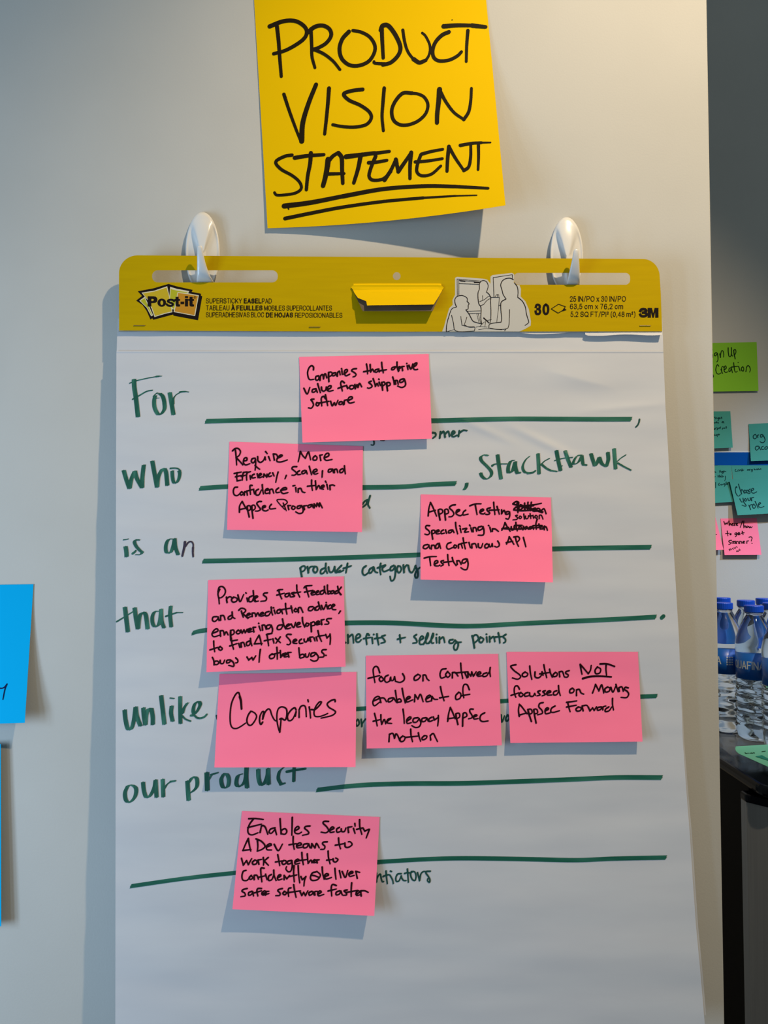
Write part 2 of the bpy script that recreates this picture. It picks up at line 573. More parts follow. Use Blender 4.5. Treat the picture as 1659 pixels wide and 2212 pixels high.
# torn remnant of an earlier sheet under the header
def torn_fn(s, t):
    u = 1264 + (1430 - 1264) * s
    v = 716 + (8.5 - 1.5 * s + 1.2 * math.sin(s * 9) - 2.0 * (s < 0.02)) * t
    return at(u, v, -0.0212 - 0.0030 * t * (0.5 + 0.5 * s))
V, Fc = grid_sheet(torn_fn, 30, 4, 0.0003)
mesh_obj('torn_strip', V, Fc, M_paper, pad, smooth=True)
def stub_fn(s, t):
    u = 255 + (1290 - 255) * s
    v = 714.5 + (2.5 + 1.8 * noise.noise(Vector((u / 60, 0, 0))) + 5 * max(0, math.sin(s * 16)) ** 3 * (s > 0.55)) * t
    return at(u, v, -0.0208 - 0.0012 * t)
V, Fc = grid_sheet(stub_fn, 120, 2, 0.0003)
mesh_obj('torn_strip', V, Fc, M_paper, pad, smooth=True)

# header card
def arc(cx, cy, rx, ry, a0, a1, n=10):
    return [(cx + rx * math.cos(math.radians(a0 + (a1 - a0) * i / n)), cy + ry * math.sin(math.radians(a0 + (a1 - a0) * i / n))) for i in range(n + 1)]


def slot(x0, y0, x1, y1, r):
    return arc(x1 - r, y0 + r, r, r, -90, 0, 6) + arc(x1 - r, y1 - r, r, r, 0, 90, 6) + arc(x0 + r, y1 - r, r, r, 90, 180, 6) + arc(x0 + r, y0 + r, r, r, 180, 270, 6)


outer = arc(297, 590, 40, 38.5, 180, 270) + arc(1389, 597, 36, 37.5, -90, -8) + [(1427.5, 634), (1430.3, 715.8), (840, 716.5), (257.2, 714)]
holes = [slot(328.6, 584, 600, 610, 12), slot(1110, 589.5, 1361, 615, 10), arc(857, 596.5, 8.3, 8.6, 0, 342, 19)]
cu = bpy.data.curves.new('card', 'CURVE')
cu.dimensions = '2D'
cu.fill_mode = 'BOTH'
cu.extrude = 1.0
for ring in [outer] + holes:
    sp = cu.splines.new('POLY')
    sp.points.add(len(ring) - 1)
    for p, (x, y) in zip(sp.points, ring):
        p.co = (x, -y, 0, 1)
    sp.use_cyclic_u = True
ob = bpy.data.objects.new('card', cu)
COL.objects.link(ob)
me = bpy.data.meshes.new_from_object(ob.evaluated_get(bpy.context.evaluated_depsgraph_get()))
V = [at(q.co.x, -q.co.y, HF if q.co.z > 0 else HB) for q in me.vertices]
Fc = [tuple(p.vertices) for p in me.polygons]
bpy.data.objects.remove(ob)
bpy.data.curves.remove(cu)
bpy.data.meshes.remove(me)
header = mesh_obj('header_card', V, Fc, M_card, pad)
hs = lambda u, v: HF

# pull-out flap of the header
flap = empty('pull_flap', at(858, 640, HF - 0.004))
flap.parent = header
flap.location = WORLD_LOC[flap] - WORLD_LOC[header]
def solid_poly(rows, thick):
    """rows of (u, v, Y), front polygon strips between successive rows of equal length"""
    V, Fc = [], []
    n = len(rows[0])
    for k in (0, 1):
        for r in rows:
            for (u, v, y) in r:
                V.append(at(u, v, y + thick * k))
    m_ = len(rows) * n
    for j in range(len(rows) - 1):
        for i in range(n - 1):
            a = j * n + i
            Fc.append((a, a + n, a + n + 1, a + 1))
            Fc.append((m_ + a, m_ + a + 1, m_ + a + n + 1, m_ + a + n))
    for i in range(n - 1):
        Fc.append((i, i + 1, m_ + i + 1, m_ + i))
        b = (len(rows) - 1) * n + i
        Fc.append((b, m_ + b, m_ + b + 1, b + 1))
    for j in range(len(rows) - 1):
        a, b = j * n, j * n + n - 1
        Fc.append((a, m_ + a, m_ + a + n, a + n))
        Fc.append((b, b + n, m_ + b + n, m_ + b))
    return V, Fc
rows = [[(763.5, 613, HF - 0.0004), (800, 612.5, HF - 0.0004), (950, 612.5, HF - 0.0004), (953.5, 613.5, HF - 0.0004)],
        [(763.5, 615.5, HF - 0.0016), (800, 615, HF - 0.0016), (945, 615, HF - 0.0016), (953, 616, HF - 0.0016)],
        [(758.5, 620.5, HF - 0.0014), (800, 620, HF - 0.0012), (945, 620, HF - 0.0012), (958.5, 621, HF - 0.0014)],
        [(763, 627, HF - 0.0016), (800, 626, HF - 0.0018), (945, 625, HF - 0.0018), (955, 627, HF - 0.0018)],
        [(765, 632, HF - 0.0036), (800, 631.5, HF - 0.0040), (945, 630, HF - 0.0040), (953, 631, HF - 0.0040)],
        [(773, 643.5, HF - 0.0075), (800, 643, HF - 0.0078), (930, 643, HF - 0.0078), (946, 643.5, HF - 0.0078)],
        [(791, 650.5, HF - 0.0100), (803, 651, HF - 0.0102), (930, 651, HF - 0.0102), (941, 651, HF - 0.0102)],
        [(793, 659.8, HF - 0.0126), (805, 659.4, HF - 0.0126), (925, 658, HF - 0.0126), (937, 657.6, HF - 0.0126)]]
V, Fc = solid_poly(rows, 0.0006)
mesh_obj('flap_face', V, Fc, M_title, flap)
rows = [[(759, 622, HF - 0.0004), (957.5, 622, HF - 0.0004)], [(765.5, 634, HF - 0.0026), (952, 634, HF - 0.0026)],
        [(783.5, 672, HF - 0.0088), (934.5, 672, HF - 0.0088)]]
V, Fc = solid_poly(rows, 0.001)
o = mesh_obj('flap_underside', V, Fc, M_cardin, flap)  # brown card core, with the underside's shade mixed into its colour
tag(o, 'torn brown underside of the flap, shade in its colour')

# staples
for (u0, u1, v) in ((288, 314, 703.2), (667, 692, 706.5), (1381, 1406, 703.5)):
    V, Fc = [], []
    pts = [(u0, v + 0.4, HF + 0.0003), (u0 + 1, v, HF - 0.0005), (u1 - 1, v, HF - 0.0005), (u1, v + 0.4, HF + 0.0003)]
    for (u, vv, y) in pts:
        for du, dv, dy in ((0, -0.7, 0), (0, 0, -0.0004), (0, 0.7, 0), (0, 0, 0.0003)):
            V.append(at(u + du, vv + dv, y + dy))
    for j in range(3):
        for i in range(4):
            k = (i + 1) % 4
            Fc.append((j * 4 + i, j * 4 + k, (j + 1) * 4 + k, (j + 1) * 4 + i))
    mesh_obj('staple', V, Fc, M_steel, header)

# --- header print
L1 = 285, 605, 10.369
def P(reg, txt):
    x0, y0, s = reg
    return [(x0 + float(a.split(',')[0]) / s, y0 + float(a.split(',')[1]) / s) for a in txt.split()]
logo = empty('printed_logo', at(365, 655, HF))
logo.parent = header
logo.location = WORLD_LOC[logo] - WORLD_LOC[header]
def flat(name, m, polys, lift, par):
    k = Ink()
    for p in polys:
        k.fill(p)
        k.k = 0
    return k.build(name, hs, m, par, lift)
flat('logo_outline', M_print, [P(L1, '130,250 480,185 820,85 1000,140 1360,220 1340,265 1545,305 1545,350 1575,360 1480,900 935,798 920,772 480,890 455,855 415,885 330,690 240,560 95,460 225,355')], 0.00010, logo)
flat('logo_border', M_printw, [P(L1, '165,460 290,372 470,780 470,792 430,810 330,620'), P(L1, '855,150 1010,197 1285,247 1255,300 1000,600 940,655 890,655 840,400')], 0.00016, logo)
flat('logo_panel', M_printg, [P(L1, '192,462 285,405 445,770 437,785 350,625')], 0.00022, logo)
flat('logo_panel', M_printg, [P(L1, '868,200 1010,236 1245,275 1230,310 985,600 930,650 895,600 855,400')], 0.00022, logo)
flat('logo_border', M_printw, [P(L1, '215,282 500,237 790,138 845,380 908,718 720,762 505,828 440,640 345,440'), P(L1, '1022,268 1255,296 1498,340 1415,806 933,714')], 0.00028, logo)
flat('logo_panel', M_printy, [P(L1, '245,300 500,258 775,168 832,380 888,702 720,742 518,806 455,630 362,440')], 0.00034, logo)
flat('logo_panel', M_printo, [P(L1, '1035,288 1255,316 1478,356 1398,784 958,702')], 0.00034, logo)
k = Ink()
el = lambda cx, cy, rx, ry, n=28: [(L1[0] + (cx + rx * math.cos(2 * math.pi * i / n)) / L1[2], L1[1] + (cy + ry * math.sin(2 * math.pi * i / n)) / L1[2]) for i in range(n)]
k.fill(P(L1, '352,362 480,362 530,370 562,398 572,440 562,482 530,508 480,516 435,516 435,592 352,592'), P(L1, '435,422 466,422 486,432 490,444 484,458 466,468 435,468'))
k.fill(el(668, 506, 97, 92), el(668, 508, 32, 50))
k.flat_pen(P(L1, '945,470 915,448 870,440 815,452 805,480 850,502 905,525 922,548 895,572 850,577 800,565 778,540'), 46 / L1[2])
for dx in (0, 312):
    k.fill([(x + dx / L1[2], y) for x, y in P(L1, '978,375 1046,375 1046,425 1078,425 1078,465 1046,465 1046,532 1052,546 1078,546 1078,590 1040,594 1000,590 982,575 978,545 978,465 950,465 950,425 978,425')])
k.fill(P(L1, '1088,482 1170,482 1170,540 1088,540'))
k.fill(P(L1, '1188,420 1256,420 1256,590 1188,590'))
k.fill(P(L1, '1188,356 1256,356 1256,402 1188,402'))
k.pen(arc(421, 642.3, 2.3, 2.3, 0, 350, 14), 0.6, False)
print_text(k, 'R', 420.1, 422, 643.5, 641.1, 0.16)
k.build('logo_lettering', hs, M_print, logo, 0.00042)

LT, BD = 0.105, 0.185
for line in ([('SUPERSTICKY', 444.8, 522.6, 655.2, 644.4, LT), ('EASEL', 526.6, 564.8, 655.3, 644.6, BD), ('PAD', 565.8, 587, 655.4, 644.7, LT)],
             [('TABLEAU', 444.8, 495.6, 670.4, 659.4, LT), ('À FEUILLES', 499.4, 567.2, 670.6, 659.6, BD), ('MOBILES SUPERCOLLANTES', 570.8, 717.2, 670.8, 659.8, LT)],
             [('SUPERADHESIVAS BLOC', 444.8, 570.4, 685.2, 674.4, LT), ('DE HOJAS', 574.4, 633, 685.7, 674.9, BD), ('REPOSICIONABLES', 637.3, 739.6, 686.2, 675.4, LT)],
             [('30', 1154.4, 1186.8, 680.8, 655.4, 0.20)],
             [('25 IN/PO x 30 IN/PO', 1231, 1352, 651.5, 639.4, 0.115)],
             [('63,5 cm x 76,2 cm', 1231.2, 1346, 667.5, 655.9, 0.115)],
             [('5.2 SQ FT/PI² (0,48 m²)', 1232.3, 1372.5, 684.3, 673, 0.115)]):
    k = Ink()
    for a in line:
        print_text(k, *a)
    k.build('printed_text', hs, M_print, header, 0.0002)
k = Ink()
q3 = lambda t: P((1140, 620, 5.7207), t)
k.flat_pen(q3('1391,297 1402,279 1432,273 1458,281 1463,297 1450,311 1424,316'), 5.8)
k.flat_pen(q3('1424,316 1456,321 1470,337 1460,355 1432,362 1402,357 1390,338'), 5.4)
k.fill(q3('1482,258 1534,258 1551,322 1568,258 1616,258 1616,378 1576,378 1576,305 1559,378 1540,378 1523,305 1523,378 1482,378'))
k.build('printed_text', hs, M_print, header, 0.0002)
L3 = 1140, 620, 5.7207
k = Ink()
k.pen([(L3[0] + x / L3[2], L3[1] + y / L3[2]) for x, y in ((290, 270), (380, 212))], 1.5, False)
for a, b in (((380, 212), (465, 242)), ((465, 242), (430, 290)), ((430, 290), (375, 322)), ((375, 322), (290, 270))):
    k.pen([(L3[0] + x / L3[2], L3[1] + y / L3[2]) for x, y in (a, b)], 1.5, False)
k.fill([(L3[0] + x / L3[2], L3[1] + y / L3[2]) for x, y in ((375, 322), (425, 295), (465, 245), (460, 268), (482, 284), (420, 302))])
k.build('printed_symbol', hs, M_print, header, 0.0002)

sk = empty('printed_illustration', at(1045, 655, HF))
sk.parent = header
sk.location = WORLD_LOC[sk] - WORLD_LOC[header]
L2 = 945, 580, 7.9
flat('illustration_ground', M_sketch, [P(L2, '80,1075 110,1000 150,850 200,680 260,620 255,540 300,450 300,160 335,142 560,158 780,175 850,190 905,262 905,140 940,112 1270,75 1308,95 1302,240 1330,275 1400,285 1425,350 1420,480 1500,560 1560,700 1595,900 1590,975 1500,1030 1400,1075')], 0.0001, sk)
k = Ink().write(945, 580, 7.9, 14, """150,1075 160,950 200,800 245,690 325,655 | 300,590 300,520 340,475 420,460 490,490 510,520 505,560 | 540,600 525,625 525,670 520,690 485,705 | 540,780 600,890 660,920 760,945;
w10: 240,795 270,920 290,1040 340,1070 420,1078 630,1065 | 635,1000 540,995 420,970 | 405,880 400,815; 500,830 480,900 455,960 | 540,1000 635,1000;
w9: 340,470 335,180 | 740,215; 365,465 365,200 | 735,235; 370,255 715,272; w18: 395,212 470,220; 630,235 710,240;
w9: 510,730 730,722; 545,770 735,762; w7: 670,770 710,930; 695,770 735,930;
w13: 735,640 705,600 690,480 695,400 715,350 715,270 740,220 790,205 840,230 865,290 855,350 835,400 | 880,440 910,500 905,560 912,700 910,850 895,930;
735,640 745,700 740,850 755,935; w10: 720,565 800,530 850,490 880,475 905,490; 735,635 790,610 830,560 880,520 910,520; w8: 770,460 772,540;
w9: 910,492 1055,492 | 1045,640 1010,930; w8: 985,485 1005,450 1040,440 1050,480; 1020,450 1030,488; 1045,625 1085,628;
w10: 965,490 950,155 | 1275,105 | 1278,175;
w14: 1295,190 1240,165 1160,175 1100,220 1080,290 1105,380 1120,440 1170,520 | 1100,560 1080,610 1085,750 1095,850 1085,915 | 900,945 875,1015;
1315,245 1360,310 1375,390 1370,490 | 1450,560 1500,660 1520,780 1555,900 1550,930 1495,970; w11: 1230,700 1225,850 1215,980 1170,1030 1000,1035 890,1015; 1170,1030 1145,1065;
w20: 790,845 880,930; w8: 830,890 920,870; w7: 820,900 810,1000; w8: 720,990 800,910; w7: 700,1040 850,1030 1100,1045; 660,1000 720,990 850,1000; w8: 150,1080 290,1040""")
k.build('illustration_lines', hs, M_print, sk, 0.0002)

# --- writing on the pad
def word(name, reg, w, text, m, par=sheet, label=None):
    o = Ink().write(*reg, w, text).build(name, padY, m, par, 0.00036)
    if label:
        o['label'] = label
    return o

word('written_word', (250, 790, 7.9), 18, """n76,-10: 310,228 318,380 345,560 380,875; w17: 235,298 350,255 550,210 700,183; w26: 690,184 740,178; w12: 735,177 785,177; w22: 285,572 380,520 500,450 560,428 625,418;
n68,-14: 672,510 655,600 665,720 720,825 770,825 830,740 828,620 800,520 745,470; n30,-6: 640,520 700,465 720,470; w10: 690,550 745,550;
n72,-10: 920,455 945,600 985,838; n34,-14: 985,660 985,560 1030,495 1100,455; w24: 1090,450 1140,442 1190,440; w14: 1190,440 1245,448""", M_gmark)
word('written_word', (250, 980, 7.9), 18, """n72,-10: 135,282 180,440 235,598 | 270,420 325,292 | 360,420 450,585 | 455,400 478,190; 622,122 660,330 705,575 | 725,400 790,268 830,250 | 860,330 880,545;
n60,-12: 962,290 968,400 990,490 1030,500 1075,430 1092,330 1075,290; w24: 930,250 1000,245 1060,255 1105,290""", M_gmark)
word('written_word', (250, 980, 7.9), 18, """w18: 130,1470 175,1463 215,1455; n72,-10: 165,1580 180,1670 185,1762; n58,-12: 400,1478 350,1465 318,1500 345,1575 410,1650 450,1685 410,1722 340,1722; w34: 285,1705 330,1670 340,1655""", M_gmark)
word('written_word', (250, 980, 7.9), 18, """n64,-10: 985,1455 900,1465 855,1570 865,1680 930,1690 975,1590 1005,1445 | 1020,1600 1065,1728""", M_gmark)
o = word('written_letter', (250, 980, 7.9), 18, """w42: 1180,1508 1172,1580 1135,1745; w27: 1190,1580 1240,1512 1290,1502 1320,1545 1316,1640; w34: 1318,1600 1315,1680 1320,1755""", M_inkp, label='n added in dark purple marker')
word('written_word', (240, 1280, 6.9125), 18, """n66,-10: 205,215 225,380 250,590; w20: 80,435 180,375 320,288; n64,-8: 350,225 370,380 400,545 | 415,400 440,320 490,290 | 520,350 545,545;
n56,-10: 705,280 650,285 615,360 620,460 655,510 700,490 730,400 745,245 | 755,420 790,530; n58,-6: 890,200 880,330 897,515; w24: 815,355 900,325 980,298; w15: 980,298 1070,297""", M_gmark)
word('written_word', (240, 1280, 6.9125), 18, """n64,-12: 200,1750 215,1900 250,2035 300,2035 340,1900 365,1705 | 385,1850 440,1995; 480,1718 490,1850 512,1980 | 525,1830 560,1735 600,1730 | 620,1850 622,1975; 745,1535 770,1750 795,1970;
n62,-4: 905,1690 895,1800 918,1925; w18: 880,1575 940,1582; n58,-2: 1030,1550 1030,1750 1035,1958; n52,-14: 1140,1645 1090,1720 1062,1810; w26: 1065,1845 1110,1890 1185,1920;
n56,-16: 1235,1810 1225,1750 1250,1660 1300,1625 1330,1670 1290,1760 1240,1820; w30: 1190,1836 1240,1835 1280,1868 1330,1876 1390,1856 1428,1818""", M_gmark)
word('written_comma', (240, 1280, 6.9125), 22, "1572,1838 1580,1890", M_gpen)
word('written_word', (250, 1640, 3.6065), 12, """n32,-5: 95,205 72,260 80,320 110,335 150,290 158,230 130,203 100,205; 212,178 220,250 240,298 270,280 300,220 310,160 | 318,298; 365,155 370,295; n20,-6: 372,240 400,195 430,175; w14: 425,175 465,168""", M_gmark)
word('written_word', (250, 1640, 3.6065), 12, """n34,-5: 558,168 562,240 568,322; n30,-6: 565,185 600,140 630,150 632,210 600,250 575,262; n36,-4: 708,102 712,246; n18,-6: 722,165 745,125; w14: 740,122 795,105; n30,-6: 840,115 820,160 835,220 870,215 880,160 865,118 840,112;
985,115 950,130 938,190 960,215 1000,180 1015,120; n34,-4: 1018,62 1015,140 1022,226; n32,-5: 1108,78 1112,150 1130,202 1155,190 1180,130 1185,72 | 1190,200; n26,-8: 1310,62 1275,95 1265,150 1285,192; w16: 1280,198 1315,188; n24,-4: 1388,62 1385,176; w20: 1332,98 1400,85 1475,75""", M_gmark)
word('written_word', (1020, 960, 4.608), 10, """n34,-8: 155,112 120,103 85,125 95,165 150,220 190,270 185,315 140,345 100,320 82,282; n38,-6: 252,100 265,200 287,345; w12: 200,210 230,195 345,193; w20: 198,212 210,205;
n38,-8: 420,158 385,165 360,220 362,280 400,262 428,170 | 430,220 445,280; w18: 440,285 480,280; n26,-12: 570,118 530,155 502,220 520,272 560,283; w18: 550,287 600,280 630,262; n36,-4: 655,90 660,180 665,295; n26,-12: 770,138 720,165 690,195; w22: 690,198 740,238 780,258; w14: 780,260 845,268;
n38,-8: 838,58 855,150 880,262; w9: 885,215 898,212; n36,-8: 925,60 950,140 985,228; w10: 820,160 900,138 1000,128; n32,-12: 1090,108 1050,110 1018,150 1005,195 1055,178 1085,120; n34,-6: 1092,110 1102,195; w18: 1100,200 1140,205;
n38,-6: 1182,90 1200,150 1222,214 | 1245,180 1265,125 | 1290,190 1335,220 | 1355,150 1350,76; n38,-6: 1412,40 1420,150 1428,245; n26,-12: 1530,103 1480,135 1448,165; w16: 1450,185 1520,225 1580,255""", M_gmark)

def rule(pts, nx=4, ny=-10):
    k = Ink()
    k.nib(pts, nx, ny, 2.4)
    return k.build('ruled_line', padY, M_gline, sheet, 0.00036)
rule([(444, 910), (540, 907.5), (650, 906.5), (800, 908), (934, 908.5), (1000, 907), (1108, 904.7), (1200, 905), (1300, 905.5), (1364, 905.3)])
rule([(431, 1054.8), (500, 1051), (600, 1053), (784, 1052.8), (872, 1051.2), (927, 1046.6), (985, 1044.2)])
rule([(438, 1212), (520, 1210.5), (630, 1208), (770, 1203.6), (906, 1198.5), (1000, 1194), (1100, 1189.5), (1192, 1185.5), (1300, 1183.5), (1406, 1182)])
rule([(415, 1367.5), (449, 1361), (600, 1349), (745, 1345.6), (849, 1345.6), (964, 1351.5), (1033, 1352), (1115, 1347.5), (1220, 1342.5), (1300, 1339), (1417, 1332.6)])
rule([(480, 1548), (650, 1538), (770, 1531.3), (930, 1522), (1090, 1514), (1250, 1507), (1385, 1504.5), (1419, 1503.5)], 3, -9)
rule([(684, 1706.5), (770, 1696.8), (870, 1692.8), (1000, 1692), (1120, 1688), (1240, 1683.4), (1330, 1679.5), (1430, 1679.6)])
rule([(282, 1914.4), (400, 1897.5), (509, 1885.5), (660, 1872), (816, 1862), (960, 1854.5), (1100, 1855), (1240, 1858), (1323, 1854.8), (1439, 1852.4)], 4, -9.4)
word('written_comma', (1350, 880, 16.59), 60, "520,430 500,540 450,640 390,700", M_gpen)
k = Ink()
k.nib([(1008.5, 1043), (1007, 1051), (1002.5, 1058)], 8, -1, 2)
k.build('written_comma', padY, M_gmark, sheet)
k = Ink()
k.pen([(1429.2, 1334.6), (1433.2, 1330.8)], 8.2, False)
k.build('written_full_stop', padY, M_gmark, sheet)
def cap(reg, w, text):
    return word('written_caption', reg, w, text, M_gpen)
cap((780, 890, 2.592), 10.5, "400,115 416,118 418,132 402,146; 440,145 445,110 | 447,122 462,108 470,140 | 470,125 488,108 495,136; 505,128 525,115 515,106 505,125 515,138 537,130; 545,136 550,105 | 552,115 572,102 592,104")
cap((780, 890, 2.592), 8, "70,158 72,178 66,186 56,184; 110,158 128,160")
cap((725, 1040, 5.44), 22, "318,265 345,230 372,215 | 360,265 318,300; 405,168 385,240 382,275 402,310")
cap((630, 1190, 5.72), 23, """105,210 115,265 125,320 | 110,215 150,185 170,210 150,245 115,258; 195,195 205,270 | 210,225 235,195 262,192; 278,195 265,240 290,270 318,240 310,200 278,190; 405,212 362,235 360,280 395,270 425,220; 422,155 420,220 440,275;
455,200 465,250 490,265 515,240 530,195 | 535,245 550,268 600,240; 615,180 580,215 555,250 590,262 640,240; 690,155 680,210 670,270; 640,215 735,185;
918,185 882,215 875,270 900,300 945,270; 1010,200 965,225 955,270 985,265 1015,205 | 1030,255 1060,268; 1100,155 1090,220 1100,292; 1060,210 1160,175 1120,215 1140,255 1210,228;
1262,180 1225,200 1220,240 1250,235 1278,190 | 1282,270 1265,350 1230,368 1215,315; 1315,185 1300,230 1325,270 1355,230 1340,190 1312,185; 1380,175 1388,265 | 1390,220 1420,175 1445,190; 1440,180 1458,250 1490,265 1520,210 1530,180; 1525,190 1555,250 1555,320 1535,335 1522,300 1540,250 1582,205""")
cap((735, 1320, 4.366), 17, """50,296 54,297; 75,300 72,222 | 78,245 110,220 120,240 125,300; 145,265 188,240 175,215 150,235 150,285 175,292 197,270; 272,228 255,212 243,250 250,315; 220,260 285,248; 300,250 305,305; 315,220 318,222; 345,215 350,260 362,318; 325,260 395,248; 422,228 390,240 410,265 422,290 385,302;
560,225 568,297; 540,265 612,248""")
cap((735, 1320, 4.366), 17, """718,222 695,240 715,265 722,295 685,302; 745,275 785,255 770,235 750,260 750,310 785,312; 785,312 825,240 825,205 805,260 812,302 835,302; 835,302 875,240 875,208 858,260 862,300 880,300; 905,250 910,300; 908,220 911,222; 935,300 935,245 | 940,265 970,245 985,295; 1062,268 1030,275 1030,300 1060,300 1080,275; 1082,275 1112,310 1100,360 1080,366 1070,335 1090,300 1140,293;
1243,232 1258,290 1265,347 | 1252,245 1285,225 1303,260 1270,297; 1322,245 1308,280 1330,297 1352,265 1324,245; 1380,245 1385,292; 1378,218 1381,220; 1410,290 1408,240 | 1415,260 1445,240 1458,287; 1490,205 1500,250 1505,300; 1460,245 1530,240; 1562,220 1535,240 1557,265 1557,290 1540,299""")
cap((755, 1480, 4.673), 17, "82,345 65,375 75,410 98,390 92,350 82,345; 118,345 125,415 | 130,385 160,342")
cap((755, 1480, 4.673), 17, "1530,300 1540,370 1565,310; 1595,300 1575,340 1590,365 1610,330 1595,300")
cap((800, 1840, 10.369), 36, """140,480 142,670 | 150,600 190,520 228,498 242,580 270,670 300,662; 350,430 360,560 380,712; 285,550 380,515 430,520 460,560 500,640 512,712; 448,432 475,443; 690,490 610,500 570,580 580,660 640,650 690,540 | 700,580 740,640 800,645; 828,385 840,520 850,682; 765,485 840,462 900,480;
955,440 905,470 905,540 940,620 1000,640 1022,540 990,450 915,440; 1055,465 1080,560 1100,645 | 1130,500 1180,445 1230,440; 1340,435 1250,440 1245,480 1290,540 1332,620 1325,685 1280,650 1285,600""")

# ------------------------------------------------------------------ wall hooks
def wall_hook(cx, cy, hw, hh, prong, lean, label):
    root = empty('wall_hook', at(cx, cy, -0.001))
    tag(root, label, 'hook', 'white plastic hooks holding the easel pad')
    V, Fc = [], []
    NR, NA = 22, 72
    for j in range(NR + 1):
        r = (j / NR) ** 0.8
        for i in range(NA):
            a = 2 * math.pi * i / NA
            x, y = r * math.cos(a), r * math.sin(a)
            wy = 0.15 + 0.75 * max(0.0, min(1.0, (-y - 0.02) / 0.98)) ** 1.1
            d = abs(x - lean * (y + 1) * 0.12) / wy
            ridge = 1 / (1 + math.exp((d - 1) * 11))
            rim = 1 / (1 + math.exp(-(r - 0.90) * 40))
            h = 0.0055 + 0.0035 * (1 - r * r) + 0.0055 * ridge * (1 - r ** 6) + 0.0016 * rim
            h -= 0.0045 * max(0, (r - 0.95) / 0.05) ** 2
            V.append(at(cx + hw * x, cy + hh * y, -h))
    for j in range(NR):
        for i in range(NA):
            k = (i + 1) % NA
            Fc.append((j * NA + i, (j + 1) * NA + i, (j + 1) * NA + k, j * NA + k))
    b = len(V)
    for i in range(NA):
        a = 2 * math.pi * i / NA
        V.append(at(cx + hw * math.cos(a), cy + hh * math.sin(a), -0.0003))
    for i in range(NA):
        k = (i + 1) % NA
        Fc.append((NR * NA + i, b + i, b + k, NR * NA + k))
    Fc.append(tuple(b + i for i in range(NA)))
    mesh_obj('base_plate', V, Fc, M_plastic, root, smooth=True)
    V, Fc = [], []
    N = 16
    for (v, ul, ur, yf, yb) in prong:
        for i in range(N):
            a = 2 * math.pi * i / N
            ca, sa = math.cos(a), math.sin(a)
            e = lambda q: math.copysign(abs(q) ** 0.6, q)
            V.append(at((ul + ur) / 2 + (ur - ul) / 2 * e(ca), v, (yf + yb) / 2 + (yb - yf) / 2 * e(sa)))
    for j in range(len(prong) - 1):
        for i in range(N):
            k = (i + 1) % N
            Fc.append((j * N + i, j * N + k, (j + 1) * N + k, (j + 1) * N + i))
    Fc.append(tuple(range(N)))
    Fc.append(tuple(range((len(prong) - 1) * N, len(prong) * N))[::-1])
    mesh_obj('hook_prong', V, Fc, M_plastic, root, smooth=True)


wall_hook(437.5, 546, 37.5, 88, [(530.2, 429.5, 433.5, -0.0395, -0.0365), (531.6, 427.2, 435.6, -0.0402, -0.0355), (534.5, 425.9, 437.0, -0.0402, -0.0350), (541, 425.6, 438.0, -0.0396, -0.0340), (552, 425.6, 440, -0.0380, -0.0325),
    (567, 425.7, 443.6, -0.0352, -0.0295), (585, 425.6, 449.2, -0.0318, -0.0265), (597, 425.3, 454.5, -0.0285, -0.0235), (604, 425, 458.5, -0.0250, -0.0200), (608.5, 424.6, 461, -0.0212, -0.0150), (613, 424, 463, -0.0185, -0.0100), (616, 424, 464, -0.0120, -0.0060)],
    -0.4, 'white plastic wall hook in the slot above the pad\'s logo')
wall_hook(1224, 553, 36, 84, [(537.2, 1243, 1247, -0.0395, -0.0365), (538.8, 1240.6, 1249, -0.0402, -0.0355), (542, 1239.2, 1250.3, -0.0402, -0.0350), (549, 1237.8, 1250.6, -0.0396, -0.0340), (560.5, 1235.8, 1251, -0.0380, -0.0325),
    (575, 1232.5, 1251.8, -0.0352, -0.0295), (590, 1229.3, 1252.3, -0.0318, -0.0265), (602, 1226.8, 1252.3, -0.0285, -0.0235), (609, 1225, 1252.3, -0.0250, -0.0200), (613.5, 1224, 1252, -0.0212, -0.0150), (618, 1223, 1252, -0.0185, -0.0100), (621, 1223, 1252, -0.0120, -0.0060)],
    0.5, 'white plastic wall hook in the slot above the pad\'s printed sizes')

# ------------------------------------------------------------------ sticky notes on the front panel
wall0 = lambda u, v: 0.0
N_TITLE = [(548, -12), (1049, -12), (1092, 443.5), (578, 493)]
title, ts = paper_note('title_note', N_TITLE, wall0, lambda s, t: 0.0005 + 0.003 * t * t + 0.036 * (max(0, s) ** 1.6) * (max(0, t) ** 2.2), M_title, bow=9, nu=40, nv=40)
tag(title, 'large yellow sticky note titled PRODUCT VISION STATEMENT above the easel pad', 'sticky note')
RT = (530, 0, 2.8603)
def tword(w, txt, name='written_word'):
    Ink().write(*RT, w, txt).build(name, ts, M_inky, title)
tword(23, """195,160 205,250 212,350 222,472; w25: 150,163 230,132 300,128 350,150 378,185 372,225 330,265 250,310 175,332;
w21: 405,178 410,280 412,350 430,418; w25: 385,200 430,165 480,158 520,180 530,220 500,265 450,295 415,305; w20: 415,302 480,330 540,375 585,430;
w24: 640,195 600,240 582,300 595,360 640,400 700,405 760,380 795,330 800,280 770,230 720,200 665,188;
843,175 846,250 852,358; w27: 838,185 850,158 885,160 930,220 958,290 945,340 900,385 850,400; w20: 870,395 800,390 795,380;
w18: 973,185 985,260 1005,320 1040,365 1075,388 1115,370 1138,330 1140,280 1115,225 1093,203; w26: 1040,365 1075,386 1115,372;
w23: 1258,197 1215,217 1175,260 1158,310 1165,355 1200,376 1260,370 1310,345 1335,320; w26: 1225,162 1310,156 1400,157 | 1485,166; w20: 1375,188 1368,280 1365,380; w6: 1277,122 1279,123""")
